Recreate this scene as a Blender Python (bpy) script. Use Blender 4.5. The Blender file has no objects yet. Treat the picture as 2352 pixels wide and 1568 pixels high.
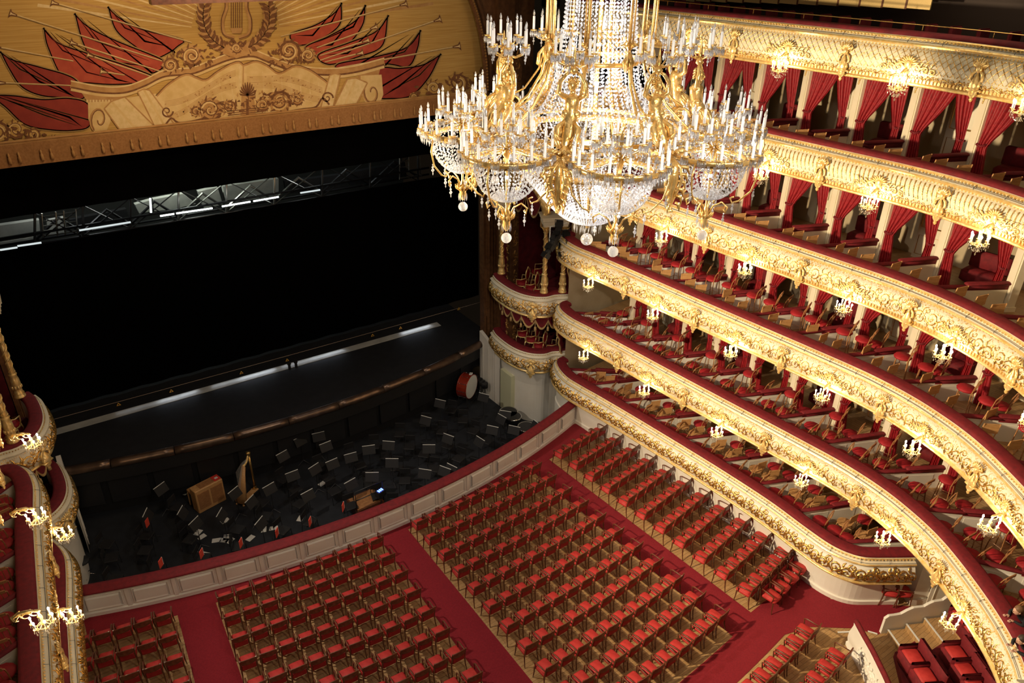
import bpy, math, random
from mathutils import Matrix, Vector
random.seed(7)
PI = math.pi
sc = bpy.context.scene
col = sc.collection
sin, cos, hyp = math.sin, math.cos, math.hypot

# ------------------------------------------------------------------ camera
FPX = 1741.65
PITCH, YAW, ROLL = 0.494267, 0.605971, -0.014893
CAM = Vector((-7.7, 0.0, 17.5))
_F = Vector((sin(YAW)*cos(PITCH), cos(YAW)*cos(PITCH), -sin(PITCH)))
_R = Vector((cos(YAW), -sin(YAW), 0))
_D = _F.cross(_R)
_X = cos(ROLL)*_R + sin(ROLL)*_D
_Y = -sin(ROLL)*_R + cos(ROLL)*_D
cd = bpy.data.cameras.new('camera'); cam = bpy.data.objects.new('camera', cd); col.objects.link(cam)
cd.sensor_width = 36; cd.lens = 36*FPX/2352; cd.clip_end = 200; cd.clip_start = 0.05
M4 = Matrix(((_X.x, -_Y.x, -_F.x, CAM.x), (_X.y, -_Y.y, -_F.y, CAM.y), (_X.z, -_Y.z, -_F.z, CAM.z), (0, 0, 0, 1)))
cam.matrix_world = M4
sc.camera = cam

def ray(px, py):
    return _X*((px-1176)/FPX) + _Y*((py-784)/FPX) + _F
def atz(px, py, z):
    d = ray(px, py); t = (z-CAM.z)/d.z; return Vector((CAM.x+d.x*t, CAM.y+d.y*t, z))
def aty(px, py, y):
    d = ray(px, py); t = y/d.y; return Vector((CAM.x+d.x*t, y, CAM.z+d.z*t))
def atx(px, py, x):
    d = ray(px, py); t = (x-CAM.x)/d.x; return Vector((x, d.y*t, CAM.z+d.z*t))
def seen(x, y, z, m=50):
    v = Vector((x, y, z))-CAM; w = v.dot(_F)
    if w < .3: return False
    px = 1176+FPX*v.dot(_X)/w; py = 784+FPX*v.dot(_Y)/w
    return -m < px < 2352+m and -m < py < 1568+m

# ------------------------------------------------------------------ materials
def nt(name):
    m = bpy.data.materials.new(name); m.use_nodes = True
    n = m.node_tree.nodes; n.clear(); o = n.new('ShaderNodeOutputMaterial')
    return m, n, m.node_tree.links, o
def pm(name, c, rough=.5, metal=0., c2=None, scale=8., bump=0., bscale=None, sheen=0., coat=0., stretch=None, contrast=(.35, .65), detail=3):
    m, n, l, o = nt(name)
    b = n.new('ShaderNodeBsdfPrincipled'); l.new(b.outputs[0], o.inputs[0])
    b.inputs['Base Color'].default_value = (*c, 1); b.inputs['Roughness'].default_value = rough
    b.inputs['Metallic'].default_value = metal
    if sheen: b.inputs['Sheen Weight'].default_value = sheen; b.inputs['Sheen Tint'].default_value = (*c, 1)
    if coat: b.inputs['Coat Weight'].default_value = coat
    if c2 or bump:
        tc = n.new('ShaderNodeTexCoord'); mp = n.new('ShaderNodeMapping'); l.new(tc.outputs['Object'], mp.inputs[0])
        if stretch: mp.inputs['Scale'].default_value = stretch
        nz = n.new('ShaderNodeTexNoise'); nz.inputs['Scale'].default_value = scale; nz.inputs['Detail'].default_value = detail
        l.new(mp.outputs[0], nz.inputs['Vector'])
        if c2:
            r = n.new('ShaderNodeValToRGB'); l.new(nz.outputs['Fac'], r.inputs[0])
            r.color_ramp.elements[0].position = contrast[0]; r.color_ramp.elements[1].position = contrast[1]
            r.color_ramp.elements[0].color = (*c, 1); r.color_ramp.elements[1].color = (*c2, 1)
            l.new(r.outputs[0], b.inputs['Base Color'])
        if bump:
            nb = n.new('ShaderNodeTexNoise'); nb.inputs['Scale'].default_value = bscale or scale*3; nb.inputs['Detail'].default_value = 2
            l.new(mp.outputs[0], nb.inputs['Vector'])
            bp = n.new('ShaderNodeBump'); bp.inputs['Strength'].default_value = bump; bp.inputs['Distance'].default_value = .02
            l.new(nb.outputs['Fac'], bp.inputs['Height']); l.new(bp.outputs[0], b.inputs['Normal'])
    return m
def emit(name, c, s):
    m, n, l, o = nt(name); e = n.new('ShaderNodeEmission'); e.inputs[0].default_value = (*c, 1); e.inputs[1].default_value = s
    l.new(e.outputs[0], o.inputs[0]); return m
def crystal(name, c, tr, gl):
    m, n, l, o = nt(name)
    t = n.new('ShaderNodeBsdfTransparent'); t.inputs[0].default_value = (.97, .98, 1, 1)
    g = n.new('ShaderNodeBsdfGlossy'); g.inputs[0].default_value = (1, 1, 1, 1); g.inputs['Roughness'].default_value = .12
    d = n.new('ShaderNodeBsdfTranslucent'); d.inputs[0].default_value = (*c, 1)
    a = n.new('ShaderNodeMixShader'); a.inputs[0].default_value = gl; l.new(d.outputs[0], a.inputs[1]); l.new(g.outputs[0], a.inputs[2])
    b = n.new('ShaderNodeMixShader'); b.inputs[0].default_value = tr; l.new(a.outputs[0], b.inputs[1]); l.new(t.outputs[0], b.inputs[2])
    l.new(b.outputs[0], o.inputs[0]); return m
def gildcream(name, cream, gold, scale, lo, hi):
    """cream plaster with fine gilt ornament"""
    m, n, l, o = nt(name)
    b = n.new('ShaderNodeBsdfPrincipled'); l.new(b.outputs[0], o.inputs[0])
    tc = n.new('ShaderNodeTexCoord')
    nz = n.new('ShaderNodeTexNoise'); nz.inputs['Scale'].default_value = scale; nz.inputs['Detail'].default_value = 1.5; nz.inputs['Distortion'].default_value = 2.2
    l.new(tc.outputs['Object'], nz.inputs['Vector'])
    r = n.new('ShaderNodeValToRGB'); l.new(nz.outputs['Fac'], r.inputs[0])
    e = r.color_ramp.elements; e[0].position = lo; e[0].color = (0, 0, 0, 1); e[1].position = hi; e[1].color = (1, 1, 1, 1)
    mx = n.new('ShaderNodeMix'); mx.data_type = 'RGBA'; l.new(r.outputs[0], mx.inputs[0])
    mx.inputs[6].default_value = (*cream, 1); mx.inputs[7].default_value = (*gold, 1)
    l.new(mx.outputs[2], b.inputs['Base Color'])
    mt = n.new('ShaderNodeMath'); mt.operation = 'MULTIPLY'; mt.inputs[1].default_value = .45; l.new(r.outputs[0], mt.inputs[0]); l.new(mt.outputs[0], b.inputs['Metallic'])
    b.inputs['Roughness'].default_value = .38
    bp = n.new('ShaderNodeBump'); bp.inputs['Strength'].default_value = .8; bp.inputs['Distance'].default_value = .02
    l.new(nz.outputs['Fac'], bp.inputs['Height']); l.new(bp.outputs[0], b.inputs['Normal'])
    return m
def planks(name, c1, c2, rot=0., sx=1., sy=9.):
    m, n, l, o = nt(name)
    b = n.new('ShaderNodeBsdfPrincipled'); l.new(b.outputs[0], o.inputs[0]); b.inputs['Roughness'].default_value = .42
    tc = n.new('ShaderNodeTexCoord'); mp = n.new('ShaderNodeMapping'); mp.inputs['Rotation'].default_value = (0, 0, rot)
    l.new(tc.outputs['Object'], mp.inputs[0])
    br = n.new('ShaderNodeTexBrick'); br.inputs['Scale'].default_value = 1.; br.inputs['Brick Width'].default_value = sx
    br.inputs['Row Height'].default_value = 1/sy; br.inputs['Mortar Size'].default_value = .004
    br.inputs['Color1'].default_value = (*c1, 1); br.inputs['Color2'].default_value = (*c2, 1)
    br.inputs['Mortar'].default_value = (c2[0]*.35, c2[1]*.35, c2[2]*.35, 1)
    l.new(mp.outputs[0], br.inputs['Vector'])
    nz = n.new('ShaderNodeTexNoise'); nz.inputs['Scale'].default_value = 6; mp2 = n.new('ShaderNodeMapping'); mp2.inputs['Scale'].default_value = (1, 8, 1)
    l.new(mp.outputs[0], mp2.inputs[0]); l.new(mp2.outputs[0], nz.inputs['Vector'])
    mx = n.new('ShaderNodeMix'); mx.data_type = 'RGBA'; mx.blend_type = 'MULTIPLY'; mx.inputs[0].default_value = .5
    l.new(br.outputs['Color'], mx.inputs[6]); l.new(nz.outputs['Color'], mx.inputs[7])
    nr = n.new('ShaderNodeValToRGB'); nr.color_ramp.elements[0].color = (.55, .5, .45, 1); nr.color_ramp.elements[1].color = (1, 1, 1, 1)
    nr.color_ramp.elements[0].position = .3; nr.color_ramp.elements[1].position = .6
    l.new(nz.outputs['Fac'], nr.inputs[0]); l.new(nr.outputs[0], mx.inputs[7])
    l.new(mx.outputs[2], b.inputs['Base Color']); return m

GOLD = pm('gold_leaf', (.80, .47, .12), .30, .6, c2=(.95, .66, .26), scale=14, bump=.25, bscale=40)
GOLDP = pm('bright_gold_leaf', (.90, .58, .18), .30, .5, c2=(1., .76, .36), scale=9, bump=.35, bscale=28)
OLDGOLD = pm('aged_gold', (.42, .22, .07), .42, .7, c2=(.66, .40, .14), scale=18, bump=.5, bscale=45)
BRASS = pm('polished_brass', (.86, .56, .20), .2, .9)
CREAM = pm('cream_paint', (.80, .71, .53), .5, 0, c2=(.85, .77, .60), scale=1.5)
IVORY = pm('ivory_plaster', (.80, .75, .66), .5, 0, c2=(.86, .82, .74), scale=1.2)
CREAMG = gildcream('gilded_cream_relief', (.84, .76, .60), (.80, .50, .14), 12., .56, .63)
CREAML = gildcream('lightly_gilded_cream', (.84, .76, .58), (.88, .58, .20), 13., .64, .70)
CGOLD = pm('chandelier_gilt', (.76, .46, .13), .27, .72, c2=(.93, .64, .25), scale=9, bump=.3, bscale=28)
ORN = pm('deep_gold_relief', (.62, .33, .06), .26, .85, c2=(.92, .60, .20), scale=10, bump=.3, bscale=40)
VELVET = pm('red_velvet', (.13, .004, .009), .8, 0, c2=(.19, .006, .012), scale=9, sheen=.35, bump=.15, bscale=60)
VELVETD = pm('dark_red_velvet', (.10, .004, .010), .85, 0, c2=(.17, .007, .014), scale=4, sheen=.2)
SEATRED = pm('red_seat_upholstery', (.44, .022, .022), .65, 0, c2=(.54, .038, .034), scale=7, sheen=.15)
PADRED = pm('deep_red_back_upholstery', (.30, .012, .014), .7, 0, c2=(.38, .02, .02), scale=7, sheen=.15)
STOOLRED = pm('crimson_stool_upholstery', (.28, .006, .012), .7, 0, c2=(.38, .012, .02), scale=8, sheen=.3)
DRAPE = pm('red_curtain_damask', (.24, .006, .012), .6, 0, c2=(.36, .014, .022), scale=16, sheen=.3, detail=2)
CARPET = pm('crimson_carpet', (.20, .005, .014), .95, 0, c2=(.25, .008, .018), scale=30, bump=.3, bscale=200)
DWOOD = pm('dark_mahogany', (.10, .032, .014), .38, 0, c2=(.16, .055, .025), scale=12, coat=.2)
MWOOD = pm('walnut_brown_wood', (.30, .13, .05), .4, 0, c2=(.42, .20, .08), scale=10, stretch=(1, 1, 6))
LWOOD = pm('honey_wood', (.52, .27, .10), .42, 0, c2=(.64, .36, .15), scale=10, stretch=(1, 1, 6))
PARQ = planks('oak_parquet', (.52, .33, .15), (.44, .26, .11), 0.)
BOXFL = planks('box_floor_boards', (.50, .31, .15), (.42, .25, .11), PI/2)
BLACKF = pm('matt_black_cloth', (.0016, .0016, .0018), 1.); BLACKF.node_tree.nodes['Principled BSDF'].inputs['Specular IOR Level'].default_value = 0
BLACK = pm('black_paint', (.008, .008, .010), .7)
STAGEB = pm('black_stage_floor', (.006, .007, .010), .75, 0, c2=(.010, .011, .015), scale=3)
PITF = pm('dark_pit_floor', (.007, .009, .014), .8, 0, c2=(.013, .016, .023), scale=2.5)
DGREY = pm('dark_grey_metal', (.05, .05, .055), .4, .6)
STEEL = pm('bare_steel', (.42, .42, .40), .32, .9)
CHROME = pm('chrome', (.75, .75, .75), .15, 1)
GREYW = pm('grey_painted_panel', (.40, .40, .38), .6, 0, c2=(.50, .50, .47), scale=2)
WHITEP = pm('white_paper', (.75, .75, .72), .7)
CANDLE = pm('ivory_candle_sleeve', (.86, .82, .72), .4)
WCANDLE = pm('white_candle_sleeve', (.95, .94, .92), .3)
BULBOFF = crystal('clear_bulb_glass', (.95, .95, .95), .35, .5)
BULBON = emit('glowing_bulb', (1, .87, .66), 110)
CRYST = crystal('cut_crystal', (.93, .95, 1.0), .30, .42)
CRYSTW = crystal('warm_cut_crystal', (1., .93, .80), .38, .45)
LAMPW = emit('lamp_globe', (.95, .97, 1.0), 30)
TUBEW = emit('fluorescent_tube', (.93, 1., .95), 3.2)
TUBED = emit('dim_fluorescent_tube', (.85, .95, .95), .8)
SKIN = pm('skin', (.62, .36, .26), .5)
HAIR = pm('dark_hair', (.03, .018, .01), .6)
BLKC = pm('black_clothing', (.010, .010, .013), .8)
FRINGE = pm('gold_fringe', (.50, .32, .13), .6, .2, c2=(.62, .42, .18), scale=60)

# ------------------------------------------------------------------ mesh builder
class MB:
    def __init__(s): s.v = []; s.f = []; s.m = []
    def add(s, vs, fs, mi=0):
        o = len(s.v); s.v.extend([tuple(p) for p in vs]); s.f.extend([tuple(i+o for i in f) for f in fs]); s.m.extend([mi]*len(fs)); return s
    def box(s, c, sz, rz=0., mi=0, M=None):
        hx, hy, hz = sz[0]/2, sz[1]/2, sz[2]/2; ca, sa = cos(rz), sin(rz); vs = []
        for z in (-hz, hz):
            for x, y in ((-hx, -hy), (hx, -hy), (hx, hy), (-hx, hy)):
                p = (c[0]+x*ca-y*sa, c[1]+x*sa+y*ca, c[2]+z); vs.append(tuple(M@Vector(p)) if M else p)
        return s.add(vs, [(0, 3, 2, 1), (4, 5, 6, 7), (0, 1, 5, 4), (1, 2, 6, 5), (2, 3, 7, 6), (3, 0, 4, 7)], mi)
    def bbox(s, c, sz, b=.02, rz=0., mi=0):
        """box with chamfered edges"""
        hx, hy, hz = sz[0]/2, sz[1]/2, sz[2]/2; ca, sa = cos(rz), sin(rz); vs = []
        b = min(b, hx*.9, hy*.9, hz*.9)
        for z, i in ((-hz, b), (-hz+b, 0), (hz-b, 0), (hz, b)):
            X, Y = hx-i, hy-i
            for x, y in ((-X+b, -Y), (X-b, -Y), (X, -Y+b), (X, Y-b), (X-b, Y), (-X+b, Y), (-X, Y-b), (-X, -Y+b)):
                vs.append((c[0]+x*ca-y*sa, c[1]+x*sa+y*ca, c[2]+z))
        fs = [tuple(range(7, -1, -1)), tuple(range(24, 32))]
        for k in range(3):
            for i in range(8): j = (i+1) % 8; fs.append((k*8+i, k*8+j, k*8+8+j, k*8+8+i))
        return s.add(vs, fs, mi)
    def tube(s, pts, r, n=6, mi=0, cap=True, flat=1.):
        pts = [Vector(p) for p in pts]; N = len(pts); vs = []; prev = None
        rr = r if isinstance(r, (list, tuple)) else [r]*N
        for i, p in enumerate(pts):
            t = (pts[min(i+1, N-1)]-pts[max(i-1, 0)])
            if t.length < 1e-9: t = Vector((0, 0, 1))
            t.normalize()
            a = prev if prev is not None else (Vector((0, 0, 1)) if abs(t.z) < .9 else Vector((1, 0, 0)))
            a = a-t*a.dot(t)
            if a.length < 1e-6: a = t.orthogonal()
            a.normalize(); b = t.cross(a); prev = a
            for k in range(n):
                w = 2*PI*k/n; vs.append(p+(a*cos(w)*flat+b*sin(w))*rr[i])
        fs = []
        for i in range(N-1):
            for k in range(n): j = (k+1) % n; fs.append((i*n+k, i*n+j, (i+1)*n+j, (i+1)*n+k))
        if cap: fs.append(tuple(range(n-1, -1, -1))); fs.append(tuple((N-1)*n+k for k in range(n)))
        return s.add(vs, fs, mi)
    def lathe(s, prof, n=12, c=(0, 0, 0), mi=0, M=None, a0=0., a1=2*PI, sx=1., sy=1.):
        full = abs(a1-a0-2*PI) < 1e-6; m = n if full else n+1; vs = []
        for r, z in prof:
            for k in range(m):
                w = a0+(a1-a0)*k/n; p = Vector((r*cos(w)*sx, r*sin(w)*sy, z))
                if M: p = M@p
                vs.append((p.x+c[0], p.y+c[1], p.z+c[2]))
        fs = []
        for i in range(len(prof)-1):
            for k in range(n):
                j = (k+1) % m if full else k+1; fs.append((i*m+k, i*m+j, (i+1)*m+j, (i+1)*m+k))
        return s.add(vs, fs, mi)
    def ell(s, c, r, nu=8, nv=5, mi=0, M=None):
        if not isinstance(r, (tuple, list)): r = (r, r, r)
        prof = [(sin(PI*i/nv), -cos(PI*i/nv)) for i in range(nv+1)]; vs = []
        for a, z in prof:
            for k in range(nu):
                w = 2*PI*k/nu; p = Vector((a*cos(w)*r[0], a*sin(w)*r[1], z*r[2]))
                if M: p = M@p
                vs.append((p.x+c[0], p.y+c[1], p.z+c[2]))
        fs = []
        for i in range(nv):
            for k in range(nu): j = (k+1) % nu; fs.append((i*nu+k, i*nu+j, (i+1)*nu+j, (i+1)*nu+k))
        return s.add(vs, fs, mi)
    def octa(s, c, r, rz=None, mi=0):
        rz = rz or r; x, y, z = c
        return s.add([(x+r, y, z), (x, y+r, z), (x-r, y, z), (x, y-r, z), (x, y, z+rz), (x, y, z-rz)],
                     [(0, 1, 4), (1, 2, 4), (2, 3, 4), (3, 0, 4), (1, 0, 5), (2, 1, 5), (3, 2, 5), (0, 3, 5)], mi)
    def prism(s, poly, z0, z1, mi=0):
        n = len(poly); vs = [(x, y, z0) for x, y in poly]+[(x, y, z1) for x, y in poly]
        fs = [tuple(range(n-1, -1, -1)), tuple(range(n, 2*n))]+[(i, (i+1) % n, n+(i+1) % n, n+i) for i in range(n)]
        return s.add(vs, fs, mi)
    def strip(s, rows, mi=0, closed=False):
        """rows: list of equally long lists of points -> quad grid"""
        n = len(rows[0]); vs = [p for r in rows for p in r]; fs = []
        for i in range(len(rows)-1):
            for k in range(n if closed else n-1): j = (k+1) % n; fs.append((i*n+k, i*n+j, (i+1)*n+j, (i+1)*n+k))
        return s.add(vs, fs, mi)
    def build(s, name, mats, parent=None, smooth=False, world=True, kind=None, label=None):
        if not isinstance(mats, (list, tuple)): mats = [mats]
        me = bpy.data.meshes.new(name); me.from_pydata(s.v, [], s.f)
        for m in mats: me.materials.append(m)
        if len(mats) > 1: me.polygons.foreach_set('material_index', s.m)
        if smooth: me.polygons.foreach_set('use_smooth', [True]*len(s.f))
        me.update(); o = bpy.data.objects.new(name, me); col.objects.link(o)
        if parent is not None: setpar(o, parent, world)
        if kind: o['kind'] = kind
        if label: o['label'] = label
        return o
def chain(o):
    m = Matrix.Translation(o.location)@o.rotation_euler.to_matrix().to_4x4()
    if o.parent: m = chain(o.parent)@o.matrix_parent_inverse@m
    return m
def setpar(o, parent, world=True):
    o.parent = parent
    if world: o.matrix_parent_inverse = chain(parent).inverted()
def tag(o, label, cat, group=None, kind=None):
    o['label'] = label; o['category'] = cat
    if group: o['group'] = group
    if kind: o['kind'] = kind
    return o
def empty(name, label, cat, loc=(0, 0, 0), rz=0., group=None):
    o = bpy.data.objects.new(name, None); o.empty_display_size = .2; col.objects.link(o)
    o.location = loc; o.rotation_euler = (0, 0, rz); return tag(o, label, cat, group)
def inst(me_ob, parent, loc=None, rot=None, scl=None):
    """a child sharing the mesh of me_ob, in the parent's own frame"""
    c = bpy.data.objects.new(me_ob.name.split('.')[0], me_ob.data); col.objects.link(c); c.parent = parent
    if loc is not None: c.location = loc
    if rot is not None: c.rotation_euler = rot
    if scl is not None: c.scale = scl
    return c
KIDS = {}
def dup(root, loc, rz, label, group=None, scl=None):
    r = root.copy(); col.objects.link(r); r.location = loc; r.rotation_euler = (0, 0, rz); r['label'] = label
    if group: r['group'] = group
    if scl: r.scale = scl
    if root.name not in KIDS: KIDS[root.name] = [(ch, list(ch.children)) for ch in root.children]
    for ch, gs in KIDS[root.name]:
        c = ch.copy(); col.objects.link(c); c.parent = r; c.matrix_parent_inverse = ch.matrix_parent_inverse
        for g in gs: d = g.copy(); col.objects.link(d); d.parent = c
    return r
class Placer:
    """first placement moves the prototype, later ones copy it"""
    def __init__(s, proto): s.p = proto; s.used = False
    def __call__(s, loc, rz, label, group=None, scl=None):
        if not s.used:
            s.used = True; s.p.location = loc; s.p.rotation_euler = (0, 0, rz); s.p['label'] = label
            if group: s.p['group'] = group
            if scl: s.p.scale = scl
            return s.p
        return dup(s.p, loc, rz, label, group, scl)
def light(kind, loc, energy, color=(1, .8, .55), size=.1, rot=None, spot=None, blend=.5, target=None, sy=None):
    l = bpy.data.lights.new('lamp', kind); l.energy = energy; l.color = color
    o = bpy.data.objects.new('lamp', l); col.objects.link(o); o.location = loc
    if kind == 'AREA':
        l.size = size
        if sy: l.shape = 'RECTANGLE'; l.size_y = sy
    else: l.shadow_soft_size = size
    if kind == 'SPOT': l.spot_size = spot or 1.; l.spot_blend = blend
    if target is not None: o.rotation_euler = (Vector(target)-Vector(loc)).to_track_quat('-Z', 'Y').to_euler()
    return o
ORD = ['first', 'second', 'third', 'fourth', 'fifth', 'sixth', 'seventh', 'eighth', 'ninth', 'tenth', 'eleventh', 'twelfth', 'thirteenth', 'fourteenth', 'fifteenth', 'sixteenth', 'seventeenth', 'eighteenth', 'nineteenth', 'twentieth']

def catmull(P, step=.12):
    P = [Vector((*p, 0)) if len(p) == 2 else Vector(p) for p in P]; out = []
    Q = [P[0]*2-P[1]]+P+[P[-1]*2-P[-2]]
    for i in range(1, len(Q)-2):
        a, b, c, d = Q[i-1], Q[i], Q[i+1], Q[i+2]; n = max(2, int((c-b).length/step))
        for k in range(n):
            t = k/n; out.append(.5*((2*b)+(c-a)*t+(2*a-5*b+4*c-d)*t*t+(3*b-3*c+d-a)*t**3))
    out.append(P[-1]); return out
class Curve:
    """plan curve; n() points to the hall side (left-hand or right-hand per sign)"""
    def __init__(s, P, sx=1):
        s.p = [Vector((q.x*sx, q.y)) for q in catmull(P)]; s.sx = sx
        s.L = [0]
        for a, b in zip(s.p, s.p[1:]): s.L.append(s.L[-1]+(b-a).length)
        s.len = s.L[-1]
    def at(s, t):
        t = min(max(t, 0), s.len-1e-6); lo, hi = 0, len(s.L)-1
        while hi-lo > 1:
            m = (lo+hi)//2
            if s.L[m] <= t: lo = m
            else: hi = m
        f = (t-s.L[lo])/(s.L[hi]-s.L[lo]); return s.p[lo].lerp(s.p[hi], f)
    def back(s, t, d):
        p = s.at(t)
        if p.y > 19.4: return Vector((s.sx*(9.2+d), p.y))
        return s.off(t, -d)
    def tan(s, t):
        d = s.at(t+.12)-s.at(t-.12); d.normalize(); return d
    def off(s, t, d):
        p = s.at(t); g = s.tan(t); n = Vector((g.y, -g.x))*s.sx; return p+n*d
    def s_of_y(s, y):
        for i in range(len(s.p)-1):
            if (s.p[i].y-y)*(s.p[i+1].y-y) <= 0 and s.L[i] > .9: return s.L[i]
        return s.len
# ------------------------------------------------------------------ hall plan
ZT = [1.92, 4.5, 7.45, 10.15, 12.9, 15.64]          # parapet tops
PLAN = [(9.95, 21.5), (9.5, 21.45), (9.22, 21.0), (9.12, 20.2), (9.2, 19.2), (9.3, 18), (9.45, 15.5), (9.62, 13), (9.8, 10.5), (9.88, 8.6), (9.65, 6.9), (8.95, 5.15), (7.3, 2.9), (5.2, 1.5)]
PLAN0 = [(9.95, 21.5), (9.5, 21.45), (9.2, 21.0), (9.0, 20.2), (9.05, 19.3), (9.2, 18), (9.42, 15.5), (9.6, 13), (9.68, 10.8), (9.6, 9.2), (9.62, 8.3), (9.9, 7.65), (10.5, 7.2), (11.2, 6.75)]
TIER = ['ground tier', 'second tier', 'third tier', 'fourth tier', 'fifth tier', 'top tier']

# floor
fl = MB(); fl.prism([(-13.5, -1), (14.5, -1), (14.5, 21.5), (9.9, 21.5), (9.7, 19.4), (9.6, 19.4)]+[(x_, 18.0+.0195*x_*x_-.05) for x_ in [9-18*i_/30 for i_ in range(31)]]+[(-9.6, 19.4), (-9.9, 21.5), (-13.5, 21.5)], -.2, 0); fl = fl.build('floor', PARQ, kind='structure')

def arc_y(x, y0): return y0+.0105*x*x
# carpet: runners joined into one piece
cp = MB()
def barr(x): return 18.0+.0195*x*x+.12      # foot of the pit barrier
def slab_strip(xs, f0, f1, z=.012):
    rows = [[(x, f0(x), z) for x in xs], [(x, f1(x), z) for x in xs]]
    cp.strip(rows); n = len(xs)
    cp.strip([[(x, f0(x), 0.001) for x in xs], rows[0]]); cp.strip([rows[1], [(x, f1(x), .001) for x in xs]])
xs = [-9.0+18.05*i/40 for i in range(41)]
slab_strip(xs, lambda x: arc_y(x, 17.42)+.28, lambda x: min(barr(x)+.0, 30) if abs(x) < 8.6 else 19.45)
def aisle(xa0, xb0, xa1, xb1, y0=8.1, y1=17.9):
    n = 12; L = []; Rr = []
    for i in range(n+1):
        t = i/n; L.append((xa0+(xa1-xa0)*t, y1+(y0-y1)*t+.0105*xa0*xa0, .010)); Rr.append((xb0+(xb1-xb0)*t, y1+(y0-y1)*t+.0105*xb0*xb0, .010))
    cp.strip([L, Rr])
aisle(-.52, .47, -.62, .52)
aisle(5.72, 6.66, 6.12, 7.25)
aisle(-6.72, -5.68, -7.35, -6.15)
xs2 = [-9.0+16.5*i/30 for i in range(31)]
cp.strip([[(x, arc_y(x, 8.32), .011) for x in xs2], [(x, arc_y(x, 7.35), .011) for x in xs2]])
cp.add([(7.2, 9.0, .0115), (9.05, 9.15, .0115), (10.02, 9.18, .0115), (10.44, 8.2, .0115), (9.62, 8.02, .0115), (11.9, 6.05, .0115), (9.6, 6.45, .0115), (9.27, 6.94, .0115), (8.24, 7.69, .0115), (7.4, 7.92, .0115)],
       [(9, 8, 4, 0), (0, 4, 3, 2, 1), (4, 8, 7), (4, 7, 6, 5)])
cpo = cp.build('carpet', CARPET); tag(cpo, 'crimson carpet runners joined along the aisles on the parquet floor', 'carpet')

# ------------------------------------------------------------------ ornaments
def leaf2(out, s, v, ang, L, w):
    out.append(([(s+cos(ang)*L*t-sin(ang)*L*.25*sin(PI*t), v+sin(ang)*L*t+cos(ang)*L*.25*sin(PI*t)) for t in (0, .3, .6, 1)], [w*.5, w, w*.8, .002]))
def spiral2(out, cs, cv, r0, a0, turns, w, dirn=1, n=13):
    out.append(([(cs+r0*(1-t*.86)*cos(a0+dirn*2*PI*turns*t), cv+r0*(1-t*.86)*sin(a0+dirn*2*PI*turns*t)) for t in [i/n for i in range(n+1)]], [w*(.55+.45*(1-i/n)) for i in range(n+1)]))
def scroll_motif(L, H, w, rng, fine=True):
    """acanthus scroll repeat L long, H high, as ribbons ((s,v) points, half widths)"""
    out = []; n = 12
    out.append(([(L*i/n, H*(.5+.22*sin(2*PI*i/n))) for i in range(n+1)], [w]*(n+1)))
    spiral2(out, L*.27, H*.42, H*.30, PI*.6, 1.4, w, -1)
    spiral2(out, L*.77, H*.58, H*.30, -PI*.4, 1.4, w, 1)
    for k in range(10 if fine else 6):
        s = L*(k+.3)/(10 if fine else 6); up = 1 if k % 2 else -1
        leaf2(out, s, H*(.5+.22*sin(2*PI*s/L)), up*(1.0+.6*rng.random())+(.3 if k % 3 else -.3), H*(.22+.14*rng.random()), w*1.3)
    spiral2(out, L*.02, H*.18, H*.13, 0, 1.1, w*.8, 1, 8); spiral2(out, L*.52, H*.84, H*.13, PI, 1.1, w*.8, 1, 8)
    return out
def ribbon_on(mb, pts, hw, fn, h):
    """raise a ribbon over a surface fn(s,v,h)"""
    rows = []
    for i, (s, v) in enumerate(pts):
        a = pts[max(i-1, 0)]; b = pts[min(i+1, len(pts)-1)]; dx, dy = b[0]-a[0], b[1]-a[1]; q = hyp(dx, dy) or 1; nx, ny = -dy/q*hw[i], dx/q*hw[i]
        rows.append([fn(s-nx, v-ny, -.002), fn(s, v, h*(.5+.5*min(1, hw[i]*60))), fn(s+nx, v+ny, -.002)])
    mb.strip(rows)

# prototypes of the applied ornaments (local: +Y faces the hall, Z up, origin at wall face, mid height)
def bracket_mesh():
    m = MB()
    for k in range(7):      # fan shell
        a = -1.1+2.2*k/6; m.tube([(0, .05, .10), (sin(a)*.10, .085, .10+cos(a)*.12), (sin(a)*.17, .05, .10+cos(a)*.22)], [.02, .032, .012], 5)
    m.ell((0, .06, .08), (.07, .07, .09), 8, 5)
    for sx in (-1, 1):
        m.tube([(sx*.03, .06, .05), (sx*.12, .08, -.03), (sx*.13, .08, -.15), (sx*.06, .10, -.20), (sx*.05, .1, -.12)], [.02, .035, .03, .022, .012], 6)
        m.tube([(sx*.10, .04, .28), (sx*.16, .05, .18), (sx*.09, .06, .10)], [.01, .026, .012], 5)
    m.lathe([(.0, -.62), (.03, -.60), (.05, -.56), (.03, -.53), (.075, -.49), (.10, -.44), (.09, -.38), (.11, -.33), (.13, -.26), (.10, -.18), (.06, -.1), (.02, .0)], 8, (0, .06, 0), sy=.8)
    m.box((0, .05, -.36), (.28, .16, .035)); m.box((0, .05, -.30), (.22, .13, .03))
    return m
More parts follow.
